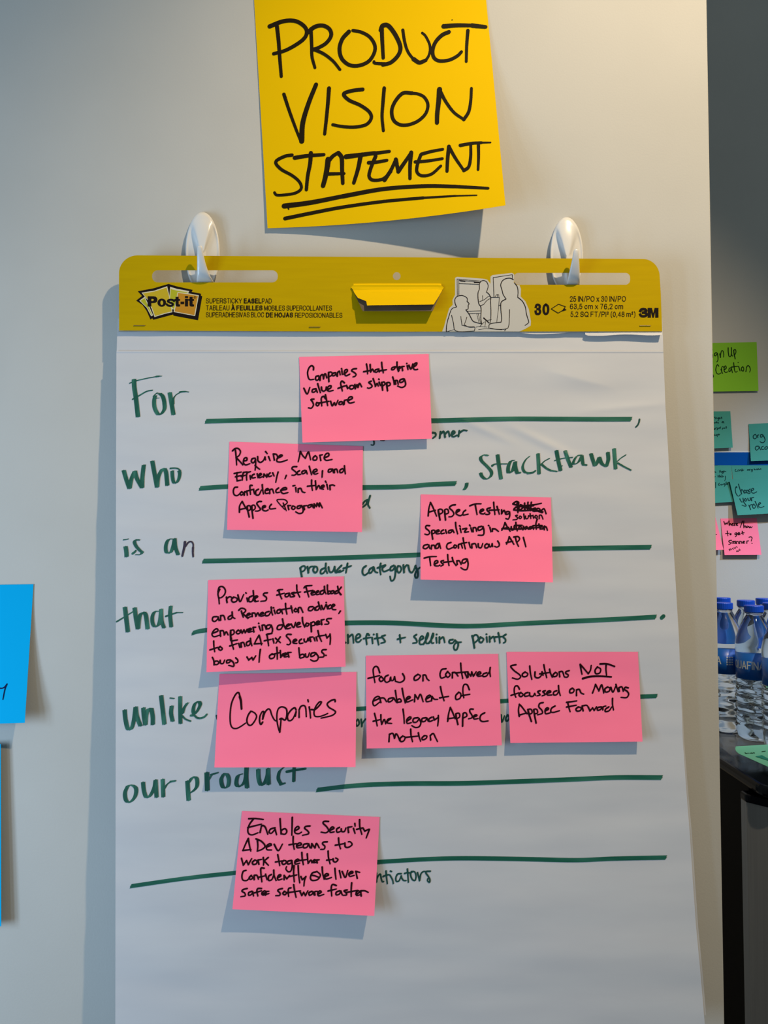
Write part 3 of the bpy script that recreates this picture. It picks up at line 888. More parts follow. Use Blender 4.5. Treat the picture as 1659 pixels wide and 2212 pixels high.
tword(26, """w20: 238,582 270,680 310,790 345,878; w30: 348,872 355,760 390,640 437,522; w23: 517,545 510,640 500,740 490,828; w22: 725,552 660,560 608,580 640,618 710,650 765,690 778,730 745,770 670,785 590,780 540,770; w21: 858,544 850,640 845,720 853,808;
w22: 1030,575 975,575 930,620 905,680 915,740 955,770 1010,770 1070,745 1115,700 1128,645 1105,600 1065,580 1025,576; w30: 1200,552 1195,620 1186,700 1184,758; w20: 1203,560 1240,630 1290,695 1350,738 | 1380,690 1393,620 1397,545""")
tword(24, """w20: 288,958 240,967 188,1000 220,1045 290,1085 335,1125 345,1165 310,1192 250,1203 195,1205 180,1190; w24: 305,975 380,963 485,955; 405,945 400,1010 385,1090 377,1172; w32: 512,985 505,1040 493,1100 480,1148; w24: 510,1000 540,965 575,942; w26: 575,945 595,975 598,1050 602,1132; w21: 495,1075 610,1072;
w28: 622,968 700,958 800,945; w22: 790,948 890,935; w26: 712,965 697,1040 670,1130; w22: 805,965 775,1040 765,1090 790,1113 850,1105 900,1060; 762,1005 820,1000 875,990; w24: 860,1112 900,1050 930,985 | 945,1060 | 1000,980 1025,942 | 1018,1020 1017,1103;
w20: 1085,955 1065,1010 1060,1060 1090,1085 1150,1075 1208,1025; 1088,952 1150,935 1220,922; 1050,1000 1120,995 1218,980; w23: 1258,905 1250,980 1246,1058; w20: 1260,910 1300,980 1350,1053 | 1380,1030 1392,970 1393,890; w20: 1328,898 1400,885 1460,881; w12: 1460,881 1515,880; w19: 1440,892 1441,970 1438,1048""")
tword(26, "w30: 240,1273 400,1252 600,1213; w26: 600,1213 850,1168 1100,1150 1300,1152; w20: 1300,1152 1500,1163; w10: 262,1280 268,1292", 'written_underline')
tword(22, "245,1350 400,1318 600,1280 850,1245 1100,1222; w14: 1100,1222 1300,1210; w9: 1300,1210 1430,1206", 'written_underline')

pad_notes = 'pink sticky notes on the easel pad'
def pink(corners, lift, label, reg, w, text, base=padY, bow=0.0):
    o, sf = paper_note('sticky_note', corners, base, lift, M_pink, bow)
    tag(o, label, 'sticky note', pad_notes)
    for line in text.split('//'):
        Ink().write(*reg, w, line).build('handwriting', sf, M_ink, o)
    return o, sf


cb = lambda c, r=0.0, l=0.0: (lambda s, t: 0.0003 + max(0, t) ** 2 * (c + r * s + l * (1 - s)))
pink([(646, 771), (926, 764.5), (933, 947.5), (653.5, 956)], cb(0.0075), 'pink sticky note reading Companies that derive value from shipping software', (640, 760, 5.53), 20,
"""205,215 205,180 180,165 150,195 135,250 145,310 165,332 208,328; 265,285 235,295 230,325 245,340 268,325 270,295 258,285; 283,340 290,285 | 315,270 325,322 | 335,270 350,262 365,312; 385,245 388,300 390,355 | 385,260 410,240 430,255 420,280 395,295; 470,250 440,255 430,280 450,285 475,265 | 485,288; 490,290 495,245 | 515,230 525,275; 545,225 550,270; 540,200 545,208; 570,265 610,230 605,210 580,220 575,260 595,285 640,265; 718,200 680,205 660,225 690,245 715,270 700,292 678,298;
838,145 848,200 852,262; 805,237 870,225 905,215; 882,150 888,240 | 910,205 928,240; 985,205 945,215 940,240 965,240 985,215 | 992,240; 1020,125 1025,180 1040,250; 1000,225 1078,213; 1180,178 1145,190 1138,212 1165,210 1192,175; 1203,122 1205,180 1220,235; 1215,208 1245,190 1235,175 1215,195 1230,222; 1270,222 1262,175 | 1290,172; 1325,165 1335,212; 1320,138 1322,142; 1345,160 1370,205 1392,143; 1385,185 1430,160 1440,130 1410,145 1395,185 1415,212 1450,208
//90,435 130,503 162,425; 235,440 195,450 190,480 215,480 240,455 | 252,485; 255,380 270,430 288,487; 300,420 305,455 325,470 350,455 358,420 | 372,465; 372,450 412,430 415,405 385,412 370,445 390,470 440,460; 575,370 545,348 530,375 540,420 550,467; 500,435 590,405 620,432; 600,400 612,440; 645,405 635,432 660,445 690,425 675,400 650,402; 700,390 705,440 | 725,390 737,425 | 755,375 782,418;
895,350 865,365 895,390 905,415 870,435 850,430; 918,320 935,370 945,412 | 965,375 980,408; 990,362 1005,402; 985,325 990,332; 1020,365 1030,410 1032,457 | 1022,375 1050,360 1060,385 1035,405; 1080,370 1085,415 1090,465 | 1080,375 1115,368 1122,395 1090,408; 1152,300 1165,345 1170,390; 1188,385 1180,345 | 1205,342 1218,388; 1278,322 1240,335 1240,365 1275,355 1290,325 | 1305,370 1300,405 1260,425 1210,408
//210,565 175,570 195,600 205,635 180,672 145,668; 245,605 235,630 255,645 275,620 250,605; 350,560 325,530 300,550 300,600 305,645; 265,612 390,590; 348,512 360,570 375,642; 410,590 430,645 455,605 470,640 498,578; 540,595 515,600 510,625 540,625 555,600 | 562,632; 572,625 575,580 | 602,572; 612,585 670,555 660,535 630,545 615,585 640,612 692,600""")
pink([(495.5, 954), (784, 964), (782, 1149.5), (490.5, 1144.5)], cb(0.005, 0.002), 'pink sticky note reading Require More Efficiency, Scale, and Confidence', (485, 950, 5.53), 19.5,
"""130,125 138,200 145,300; 95,132 125,105 165,105 190,140 175,185 138,212 | 185,260 218,300; 228,250 265,245 265,215 235,222 225,270 250,300 302,285; 365,220 330,225 320,260 345,275 370,235 | 372,290 365,362; 365,305 390,330 420,352; 395,200 400,250 430,270 465,245 482,205 | 490,240; 525,200 545,250; 490,140 510,165; 595,242 582,170 | 620,175 637,210; 630,220 690,190 670,180 635,215 625,255 670,265 750,240;
905,140 895,200 880,262; 905,140 935,190 965,220 | 1000,145 1015,180 1028,238; 1085,190 1060,210 1060,240 1095,240 1105,210 1085,190; 1150,247 1138,185 | 1170,178; 1190,215 1245,190 1240,160 1210,170 1190,215 1215,245 1285,235
//150,392 145,440 150,490; 115,402 200,385; 130,442 200,425; 150,490 195,482; 225,390 215,430 212,482; 225,390 268,382; 200,437 250,422; 270,392 262,430 265,482; 265,392 310,380; 305,427 310,472; 355,410 330,425 330,455 368,450; 390,405 400,452; 410,432 440,415 430,400 410,420 415,452 452,440; 465,446 470,408 | 505,446 | 507,408; 545,395 525,415 530,440 562,430; 575,395 592,432; 640,385 625,440 612,507; 738,425 722,465;
862,320 820,322 805,345 840,375 860,400 835,422 805,422; 895,370 870,385 875,415 908,412; 960,365 925,380 930,405 960,395 975,370 | 988,408; 1012,315 1025,365 1040,417; 1060,390 1105,370 1095,350 1065,362 1055,390 1080,410 1115,400; 1170,370 1165,447; 1275,350 1245,355 1240,385 1270,380 1290,350 | 1302,393; 1312,392 1312,355 | 1340,352 1352,392; 1410,345 1380,360 1380,390 1410,385 1430,345; 1432,310 1435,350 1443,407
//155,565 120,570 105,610 115,655 150,667 180,645; 205,620 185,640 200,662 225,640 208,620; 235,662 240,620 | 265,625 272,662; 330,545 305,545 305,600 310,652; 265,612 350,590; 345,592 358,647; 405,590 375,610 375,655 410,657 440,600; 450,535 455,590 465,647; 488,602 525,600 515,580 488,600 490,640 532,635; 540,642 540,597 | 570,590 588,637; 645,575 615,600 620,630 658,625; 670,602 740,590 730,570 690,582 675,615 700,642 757,630;
850,570 855,622; 818,550 842,545; 880,627 880,585 | 910,580 930,620 960,630; 1040,480 1040,540 1050,605; 990,555 1080,545; 1085,490 1090,545 1095,592 | 1125,545 1142,582; 1147,570 1190,560 1180,540 1155,555 1150,580 1182,590; 1222,532 1235,590; 1205,494 1215,512; 1262,595 1258,545 | 1290,538 1315,548
//178,865 180,790 210,735 | 240,790 268,835; 185,832 260,815; 270,795 280,860 295,922 | 270,800 305,790 310,830 280,847; 325,790 330,860 340,937 | 325,795 360,785 365,820 335,847; 440,737 410,737 385,760 410,800 430,830 400,850 368,850; 455,812 490,800 480,785 455,797 455,835 490,850 522,837; 560,770 540,795 545,825 610,820;
w15: 700,755 720,800 738,847; 690,797 730,770 750,745 720,715 660,712 625,720 660,770 720,832; r: 768,832 755,785 | 792,785; 815,790 800,815 825,832 845,805 820,790; 905,785 870,795 870,820 900,815 920,785 | 940,830 930,870 890,880 850,860; 955,832 945,790 | 985,785; 1030,775 1000,785 1000,810 1030,800 1045,772 | 1058,808; 1070,812 1070,765 | 1098,797 | 1105,757 | 1132,797 | 1135,752 1168,812""")
pink([(908.5, 1068), (1190, 1074.5), (1194.5, 1258), (908.5, 1252)], cb(0.0135, 0.001), 'pink sticky note about testing with a crossed-out word top right', (900, 1065, 5.53), 19.5,
"""138,272 145,190 165,112 | 195,170 238,275; 145,227 225,205; 258,202 270,260 280,322 | 258,207 300,195 310,230 275,252; 335,202 340,260 345,322 | 335,207 370,195 380,235 345,252; 462,140 420,147 392,175 430,215 445,250 420,280 385,283; 475,232 515,205 500,195 475,212 475,250 520,270 548,255; 585,205 560,225 555,262 615,252;
635,152 700,130 770,128; 700,140 710,195 722,257; 755,227 800,205 790,190 760,207 760,240 800,250 815,237; 880,175 840,190 850,215 875,240 855,255 825,253; 920,110 925,170 935,257; 870,205 985,200; 960,160 975,210 988,252; 1015,200 1015,247 | 1045,205 1062,252; 1095,220 1070,225 1070,255 1100,245 1110,225 | 1112,270 1095,310 1065,303;
1150,127 1190,100 1220,115 1200,160 1160,190 1190,205; 1200,120 1210,235; 1150,130 1250,160 1400,200 1500,235; 1180,170 1300,150 1400,140 1490,122; 1215,120 1225,190 1250,205; 1290,120 1290,200; 1240,200 1280,170 1300,205; 1330,110 1325,200; 1370,110 1360,210; 1300,160 1400,150; 1385,190 1420,180 1420,215 1390,215; 1430,215 1440,185 1470,190 1475,225 | 1520,187 1547,247; 1240,140 1380,190 1510,225; 1160,200 1250,210 1400,205 1500,225
//w16: 1205,265 1180,270 1205,295 1195,315 1150,320; 1235,275 1220,295 1240,305 1255,285 1235,275; 1280,250 1287,312; 1300,275 1305,305 1330,300 1335,270; 1355,245 1365,305; 1335,275 1390,270; 1390,265 1397,302; 1425,265 1410,285 1430,300 1445,280 1425,265; 1465,305 1465,265 | 1490,265 1510,312
//155,390 115,390 110,420 145,450 155,480 130,498 98,490; 180,450 185,500 192,550 | 180,455 215,445 215,475 185,487; 230,467 270,455 260,440 235,452 235,485 275,485; 320,440 295,455 295,485 332,478; 345,440 357,482; 415,440 385,450 380,475 410,470 430,440 | 447,472; 465,350 470,410 490,488; 520,420 532,472; 512,390 522,400; 550,430 600,422 570,465 620,462; 648,415 660,462; 632,382 642,395; 675,462 675,415 | 705,415 717,457; 775,397 735,410 740,445 780,430 792,400 | 805,450 795,500 735,503;
875,410 887,463; 858,387 866,392; 905,457 905,427 | 940,430 977,458; 1018,442 1040,400 1055,352 | 1080,400 1118,457; 1020,425 1100,410; 1130,402 1135,440 1160,435 1165,397 | 1175,430; 1185,350 1190,400 1202,452; 1222,405 1225,430 1250,425 1245,400 1222,405; 1270,437 1275,397 | 1300,432 | 1310,397 1337,432; 1370,400 1345,410 1350,430 1375,420 1385,400 | 1397,432; 1440,312 1425,370 1430,432; 1460,370 1477,432; 1490,400 1480,420 1500,430 1515,410 1490,400; 1525,437 1525,395 | 1550,410 1562,445; 1050,425 1200,430 1400,415 1470,410; 1170,387 1260,385; 1390,390 1500,387
//130,615 90,625 78,655 110,665 140,640 145,620 | 157,662; 175,667 178,625 | 210,625 222,662; 255,602 230,625 230,660 260,650 270,600 | 287,662; 410,590 370,605 358,645 380,670 432,650; 455,620 440,645 465,655 480,630 455,620; 500,657 500,615 | 530,610 547,657; 555,535 565,600 582,667; 535,602 600,590; 625,590 642,652; 660,657 660,610 | 700,605 717,652; 735,605 740,645 770,652 790,602; 838,605 815,625 820,655 850,650 860,620 838,605; 865,612 868,638 888,640 902,604 | 910,640; 968,573 986,604 984,632 955,646 933,636;
1075,607 1095,560 1105,522 | 1130,560 1162,612; 1070,592 1150,575; 1180,532 1195,590 1217,637; 1160,525 1210,520 1230,550 1197,590; 1275,530 1305,642
//90,777 160,760 235,758; 155,762 160,810 168,867; 210,852 255,825 240,805 215,822 215,865 260,870 277,860; 320,805 290,815 300,835 320,855 290,872; 370,735 375,800 387,867; 325,827 430,815; 425,770 440,820 472,867; 485,852 480,810 | 510,810 532,852; 590,785 550,800 545,835 580,830 605,790 | 615,850 600,910 560,912 528,890""")
pink([(449.5, 1253), (742.5, 1245), (746.5, 1440), (446, 1452)], cb(0.010, -0.004), 'pink sticky note reading Provides fast feedback and remediation advice', (440, 1245, 5.3516), 19,
"""185,150 165,200 175,260 180,318; 165,180 180,125 220,120 250,160 240,210 200,247 175,245; 262,240 270,302 | 265,262 300,235 327,248; 345,240 320,270 340,298 380,285 385,255 345,238; 395,215 420,292 462,210; 500,250 507,292; 487,190 493,196; 560,225 525,245 525,290 560,285 580,230; 572,165 580,240 602,287; 578,262 625,235 605,225 580,250 590,290 632,285; 735,190 700,195 690,215 725,245 715,280 660,288;
868,160 880,210 902,260; 852,165 868,155 912,152; 845,217 930,195; 985,195 945,205 945,235 975,230 990,195 | 1002,237; 1045,185 1015,195 1040,215 1050,230 1015,238; 1075,100 1080,170 1110,240; 1045,192 1120,180;
1180,115 1195,170 1215,237; 1160,132 1180,112 1250,105; 1165,182 1262,160; 1242,197 1285,180 1270,170 1245,187 1250,215 1287,208; 1295,192 1330,175 1320,165 1300,182 1305,210 1342,203; 1380,160 1350,175 1350,205 1380,200 1395,165; 1395,115 1400,170 1415,202; 1430,100 1430,150 1437,202 | 1440,175 1460,170 1465,195 1440,205; 1495,165 1470,175 1475,200 1500,190 1505,170 | 1517,202; 1540,165 1520,180 1525,200 1552,190; 1548,115 1560,170 1580,212; 1590,125 1555,170 | 1590,212
//150,465 110,470 100,505 125,522 160,495 165,468 | 177,512; 195,507 195,455 | 230,455 247,502; 320,450 285,470 285,495 315,490 335,460; 328,412 335,470 362,487; 435,400 445,440 457,472; 405,392 430,370 470,375 485,400 452,430 | 512,487; 497,450 540,440 525,425 500,442 505,475 547,465; 560,465 560,425 | 590,425 602,462 | 625,420 642,457; 652,442 690,430 680,415 655,432 660,460 702,450; 755,405 715,420 715,455 750,450 775,412; 780,355 785,410 797,447; 815,390 827,432; 805,362 811,367; 880,380 850,395 850,425 880,420 895,385 | 912,432; 945,312 950,380 962,437; 880,387 1020,365; 1010,342 1027,422; 1062,370 1045,395 1065,410 1085,390 1060,370; 1095,417 1095,365 | 1120,360 1147,417;
1260,350 1220,355 1210,390 1245,395 1275,360 | 1287,392; 1320,345 1295,360 1295,390 1325,385 1340,350; 1325,297 1340,350 1357,387; 1360,335 1385,382 1412,325; 1420,330 1432,377; 1415,302 1419,306; 1465,330 1440,345 1445,375 1477,365; 1482,355 1515,335 1500,322 1480,342 1490,380 1527,385; 1580,400 1562,428
//110,655 165,630 150,605 115,627 95,670 120,698 182,680; 195,692 190,630 | 225,630 237,677 | 260,640 282,677; 310,625 315,690 312,737 | 310,637 345,620 350,660 315,682; 400,620 375,645 395,665 425,645 400,620; 430,620 445,657 | 465,617 | 480,652 | 502,610; 505,632 550,615 540,600 510,617 515,645 562,635; 580,642 570,590 | 602,588; 640,575 657,627; 635,542 639,547; 680,622 675,565 | 705,565 722,612; 765,560 730,570 730,605 760,600 780,565 | 795,610 785,655 740,663;
905,560 860,570 850,610 890,610 920,560; 910,492 925,560 947,607; 952,582 995,560 980,550 955,572 960,605 1007,595; 1010,550 1040,592 1062,530; 1072,567 1115,545 1100,530 1075,552 1080,585 1122,580; 1140,475 1145,530 1167,587; 1190,540 1175,565 1200,575 1220,550 1190,540; 1240,535 1245,590 1245,640 | 1242,547 1275,525 1285,560 1250,572; 1297,547 1340,530 1325,515 1300,532 1305,560 1347,550; 1365,557 1358,505 | 1392,498; 1475,487 1430,490 1420,510 1445,530 1440,550 1400,553
//115,747 118,810 127,872; 72,850 165,820; 190,810 170,835 195,855 215,835 190,810; 318,712 325,770 345,842; 318,747 390,735; 300,805 385,777; 405,775 417,822; 435,817 430,770 | 460,765 477,812; 530,745 495,765 500,800 530,790 540,750; 540,717 545,760 557,802; 640,680 610,730 585,780 | 675,775; 640,680 655,730 668,792; 730,670 740,730 750,802; 725,672 790,660; 700,745 780,727; 800,722 812,772; 830,715 887,767; 885,700 835,772;
1010,672 970,670 955,690 990,730 1005,765 985,790 963,785; 1032,757 1075,740 1060,725 1035,742 1035,770 1077,775; 1130,725 1105,745 1110,775 1147,770; 1160,725 1165,755 1190,755 1205,717 | 1215,745; 1237,752 1225,705 | 1262,700; 1275,712 1287,747; 1300,702 1312,747; 1320,627 1335,690 1362,752; 1320,692 1400,680; 1410,672 1425,712 | 1457,680; 1460,667 1465,720 1460,787
//100,937 115,970 120,1022 | 125,985 160,980 175,1000 150,1020 120,1017; 190,970 195,1005 225,1005 242,967; 305,965 270,970 265,1000 295,995 315,970 | 345,1000 345,1040 288,1028; 370,942 395,970 390,995 368,1000; 500,932 520,967 | 555,937 | 570,967 | 602,918; 655,845 645,920 640,992; 790,895 760,920 770,950 810,940 820,905 790,895; 845,820 850,890 850,957; 800,902 880,880; 885,857 890,937 | 920,892 932,932; 917,917 960,900 945,885 925,902 935,930 972,925; 985,932 972,880 | 1012,878;
1100,827 1105,890 1110,937 | 1115,910 1150,900 1160,930 1117,947; 1175,897 1180,930 1205,930 1222,885; 1280,880 1245,890 1240,925 1275,915 1295,885 | 1325,930 1310,970 1270,980 1235,963; 1415,847 1375,850 1365,875 1390,900 1385,930 1343,935; 1412,912 1416,915""")
pink([(474, 1456), (770, 1451.5), (768, 1657), (463, 1658)], cb(0.0165), 'pink sticky note with the single large word Companies', (460, 1450, 5.267), 18.5,
"""325,430 318,340 300,260 285,240 250,275 210,370 195,500 200,600 225,645 270,650 320,625 370,590; w26: 305,290 318,340 325,428; r: 430,455 400,500 385,560 400,605 430,615 465,580 495,520 480,480 440,455; 565,578 545,605 530,570 535,510 560,460 578,460 570,500 | 565,545 | 590,470 625,430 650,440 670,500 700,555 722,565; 760,545 780,535 820,555 840,500 835,430 790,405 750,420 730,470 728,560 745,650 760,692 | 770,600 775,540;
945,440 930,415 890,440 850,500 855,555 885,560 915,530 945,460 | 938,512; 980,525 980,440 | 1000,400 1035,390 1055,420 1062,517; 1095,405 1105,470 1110,532; 1080,325 1085,348; 1120,435 1160,435 1210,390 1235,350 1210,350 1170,400 1150,460 1160,510 1210,515 1260,500 1305,480; 1390,345 1385,322 1340,335 1300,370 1320,410 1370,440 1395,465 1360,500 1290,520 1230,533""")
pink([(790, 1416.5), (1076, 1412.5), (1084, 1610), (792, 1617)], cb(0.0065), 'pink sticky note reading focus on continued enablement', (785, 1405, 5.439), 19,
"""192,262 170,200 140,188 115,220 120,290 135,377; 55,328 190,295; 208,305 185,335 205,365 235,340 208,305; 290,290 255,310 250,355 275,375 312,355 | 320,310 325,350 350,350 365,308 | 375,350; 460,273 480,310 475,350 430,375 375,362; 640,280 600,310 600,350 640,340 670,300 640,280; 700,357 700,290 | 730,290 747,332 772,354;
970,215 920,225 900,280 915,325 962,310; 990,247 965,285 990,315 1020,285 985,245; 1045,322 1045,260 | 1080,260 1112,302; 1143,150 1150,240 1167,330; 1080,264 1230,250; 1190,257 1217,322; 1230,312 1225,255 | 1262,302 | 1272,252 | 1292,302 | 1325,250; 1332,287 1380,270 1365,250 1335,272 1345,302 1392,298; 1450,262 1410,275 1405,305 1445,300 1480,250; 1490,200 1485,250 1492,307
//122,592 190,560 170,540 130,562 110,612 130,650 190,608; 205,612 192,560 | 240,560 272,602; 340,555 295,570 295,605 335,590 355,557 | 387,607; 375,470 385,540 397,612 | 400,580 430,570 445,600 400,610; 455,445 470,530 492,617; 502,580 550,555 535,540 505,562 510,605 580,580; 600,602 605,520 | 640,572 | 670,515 702,602; 732,572 790,540 775,525 740,552 740,600 792,593; 800,592 805,540 | 832,572 872,575; 905,425 920,500 948,592; 895,557 1000,540;
1120,490 1085,530 1090,575 1135,560 1145,510 1120,490; 1245,462 1220,405 1185,400 1170,440 1170,500 1180,557; 1150,532 1250,515
//130,740 145,800 162,887; 115,832 200,812; 205,755 207,820 215,867 | 245,810 262,862; 267,842 310,810 | 325,797 285,812 280,850 332,858; 465,690 475,770 480,857; 507,832 560,795 545,780 510,812 515,857 562,848; 640,790 590,800 585,840 625,840 655,800 | 675,850 655,895 610,905 568,883; 735,790 690,800 690,835 725,830 745,795 | 762,832; 800,785 770,805 775,835 817,820; 820,780 835,817 | 872,790; 880,765 880,820 872,887;
990,832 1000,750 1020,670 | 1045,720 1078,802; 990,802 1080,790; 1085,745 1095,800 1110,870 | 1087,752 1125,740 1130,780 1097,802; 1172,740 1165,810 1165,890 | 1172,747 1205,735 1215,770 1177,792; 1290,690 1255,690 1250,720 1275,760 1275,790 1235,803; 1292,782 1335,765 1320,755 1295,772 1300,805 1347,800; 1425,732 1380,760 1370,810 1400,835 1465,828
//300,1072 305,985 | 345,975 365,1032 | 380,980 400,995 427,1062; 462,1005 430,1035 440,1070 475,1060 490,1020 460,1005; 555,925 560,1000 577,1072; 490,1022 650,1005; 645,967 655,1015 672,1067; 718,1000 690,1025 695,1050 735,1035 745,1005 715,1000; 790,1052 785,1000 | 820,975 845,1020 870,1070""")
pink([(1094, 1408), (1378, 1408), (1388, 1602), (1102.5, 1605)], cb(0.008), 'pink sticky note with NOT underlined', (1085, 1400, 5.439), 19,
"""160,195 110,205 100,220 140,265 200,310 215,340 180,365 118,350; 268,280 235,305 245,335 285,330 300,300 265,280; 322,210 330,290 347,367; 385,280 385,335 420,350 455,325 467,277 | 480,320; 488,195 500,260 522,347; 440,302 560,285; 555,247 565,290 587,342; 623,285 595,315 605,335 640,325 645,295 620,285; 675,337 668,280 | 705,275 727,332; 785,265 750,275 745,295 775,315 765,340 733,340;
915,190 925,250 937,307; 915,190 960,240 1010,300 | 1035,260 1045,202; 1118,220 1090,260 1100,300 1145,290 1155,245 1115,220; w22: 1150,185 1230,185 1320,215; r: 1220,190 1218,250 1225,317; w24: 945,358 1030,335 1150,330 1280,338
//202,482 180,445 150,450 140,490 145,540 160,577; 103,555 195,525; 218,520 195,550 220,570 245,545 215,520; 300,520 265,535 265,565 307,560; 320,525 325,560 360,565 380,532 | 390,555; 445,500 415,510 430,530 445,550 408,560; 505,500 475,510 490,525 505,545 468,560; 522,532 570,515 555,500 525,517 530,550 582,550; 640,500 605,515 605,550 640,545 660,510; 660,440 665,500 682,557;
825,470 795,490 795,525 830,520 845,490 820,468; 872,557 872,490 | 905,485 925,525 957,540; 1060,527 1080,475 1095,425 | 1135,502 | 1165,430 1180,465 1192,527; 1238,455 1205,480 1215,515 1255,505 1265,470 1235,455; 1275,460 1300,517 1332,450; 1335,425 1345,460 1362,512; 1375,507 1370,465 | 1405,455 1422,507; 1480,467 1445,460 1435,485 1465,505 1485,540 1460,580 1395,578
//200,802 190,730 200,660 | 230,690 292,772; 195,787 275,765; 300,720 320,790 342,862 | 302,732 340,720 350,760 317,777; 370,720 380,800 397,880 | 372,732 405,720 415,760 382,772; 480,640 440,650 430,690 465,730 470,765 415,783; 502,737 545,715 530,700 505,722 510,770 562,760; 620,680 580,705 570,745 600,755 672,735;
770,642 780,690 797,747; 755,637 875,620; 755,692 870,670; 893,690 865,715 880,740 920,730 925,700 890,690; 950,737 938,680 | 985,670 1002,680; 1010,692 1030,737 | 1060,702 | 1080,732 | 1107,688; 1160,690 1120,700 1120,730 1155,720 1170,692 | 1182,727; 1182,722 1185,690 1217,680; 1252,690 1215,715 1210,745 1255,735 1285,692; 1295,590 1295,660 1307,727""")
pink([(522.5, 1752), (820, 1765), (808.5, 1978.5), (502, 1964)], cb(0.0145), 'pink sticky note reading Enables Security, alone near the foot of the pad', (500, 1745, 5.1046), 18.5,
"""240,125 200,180 180,240 190,285 230,298 292,275; 190,120 260,118 350,128; 180,217 330,180; 315,272 330,200 | 350,195 375,220 400,292; 480,220 430,235 415,270 440,280 480,237 | 497,297; 535,120 540,200 547,287 | 550,250 590,230 610,260 590,290 550,287; 670,105 668,200 665,302; 702,252 745,225 730,205 700,232 700,275 740,285 772,268; 865,200 820,205 805,225 840,255 850,285 783,303;
1070,150 1020,150 1010,170 1050,210 1070,250 1040,275 988,268; 1087,247 1130,225 1110,210 1085,237 1090,270 1132,265; 1190,215 1160,235 1165,270 1202,260; 1210,232 1215,260 1245,260 1262,222; 1290,272 1283,215 | 1327,208; 1345,227 1362,282; 1360,172 1363,202; 1412,130 1415,210 1437,292; 1380,237 1450,220; 1455,232 1470,257 | 1512,235; 1520,237 1505,280 1485,332
//185,337 155,400 125,470 | 215,460; 185,337 195,400 212,477; 285,352 290,420 285,477; 270,342 330,370 370,420 340,455 283,478; 387,432 440,410 425,395 390,417 390,460 442,465; 470,402 515,472 562,400; 680,315 680,390 692,457; 635,407 715,395; 722,422 770,405 755,385 720,407 725,440 777,435; 835,395 795,405 795,440 830,435 850,397 | 867,442; 880,442 885,395 | 920,442 | 937,392 968,442; 1055,375 1010,380 1005,400 1030,425 1020,455 983,458; 1180,332 1185,390 1202,452; 1145,412 1240,395; 1250,387 1255,430 1290,435 1330,405 1310,375 1288,375
//110,557 130,632 | 165,582 | 185,627 | 222,560; 258,575 230,600 240,625 275,615 280,585 255,575; 302,622 293,575 | 332,568; 350,547 355,590 352,632; 405,547 360,585 | 407,634; 510,517 520,570 532,637; 485,597 560,585; 578,580 555,600 570,625 600,610 600,585 575,580; 660,580 620,590 620,620 655,610 665,582 | 670,640 655,695 625,705 600,675 607,648; 702,597 745,580 730,565 700,587 705,620 752,610; 775,492 780,560 792,627; 745,582 830,570; 835,507 840,570 845,612 | 875,575 887,607; 897,592 925,580 915,570 895,592 905,605 942,600; 945,607 938,575 | 967,573; 1065,477 1070,550 1087,617; 1050,577 1110,570; 1120,562 1125,590 1150,597 1175,570 1148,553
//160,690 130,700 115,750 125,795 165,802 192,780; 218,745 195,770 210,790 235,770 215,745; 250,792 250,745 | 280,745 297,787; 360,667 325,665 325,730 335,817; 290,767 370,750; 375,732 392,792; 440,735 410,755 410,800 445,790 465,742; 465,687 470,745 492,802; 507,772 545,750 535,735 510,757 515,795 557,785; 580,792 580,745 | 610,782 | 640,745; 690,637 685,720 692,817; 640,757 720,740; 735,637 740,730 752,827; 765,757 780,792 | 812,765; 820,757 805,800 798,862;
930,707 890,720 870,770 890,800 950,790 980,740 940,700; 880,742 920,750 960,765; 1000,652 1005,720 1022,787; 1022,762 1070,740 1050,725 1025,747 1040,785 1102,768; 1140,667 1145,730 1152,787; 1190,692 1207,772; 1220,702 1255,767 1282,690; 1292,732 1340,715 1325,700 1295,722 1305,755 1352,745; 1387,777 1370,700 | 1414,712
//172,890 130,900 115,920 145,940 150,970 103,980; 225,920 190,935 190,965 220,955 235,927 | 242,972; 330,890 290,890 280,920 290,972; 255,937 330,915; 337,952 380,930 365,915 335,937 345,962 412,945; 375,962 385,925 412,920; 560,890 520,900 510,915 535,940 530,965 488,968; 583,920 565,945 590,960 605,935 580,920; 655,882 630,890 625,930 630,977; 610,937 760,915; 685,847 695,910 712,987; 755,922 775,967 | 795,932 | 815,967 | 842,915; 885,920 855,935 860,965 890,950 900,927 | 912,962; 920,962 918,925 947,920; 952,952 990,930 975,915 950,937 960,970 1017,955;
1155,857 1115,845 1100,880 1105,972; 1065,917 1155,895; 1190,915 1155,930 1155,960 1190,950 1205,917 | 1222,962; 1275,905 1240,915 1260,935 1270,960 1233,965; 1325,827 1320,900 1320,977; 1270,932 1390,910; 1372,952 1415,930 1400,915 1375,932 1380,965 1432,955; 1430,972 1425,915 | 1470,915 1507,932""")

# blue notes at the left
o, sf = paper_note('sticky_note', [(-228, 1267), (72.3, 1261.8), (53.5, 1561.5), (-246, 1570)], wall0, lambda s, t: 0.0005 + 0.017 * max(0, t) ** 1.7 * (0.35 + 0.65 * max(0, s)), M_blue)
tag(o, 'bright blue sticky note on the panel by the left edge, corner curling out', 'sticky note')
Ink().write(0, 1440, 11.06, 30, "-40,500 0,517 60,515 110,485 165,415 | 115,550 68,785").build('handwriting', sf, M_inkn, o)
o, sf = paper_note('sticky_note', [(-300, 1606), (1.5, 1607), (2.5, 2001), (-300, 2004)], wall0, lambda s, t: 0.0008 + 0.010 * max(0, s) ** 2 * (0.6 + 0.4 * t), M_blue)
tag(o, 'edge of a second blue sheet hanging below the bright blue note', 'sticky note')

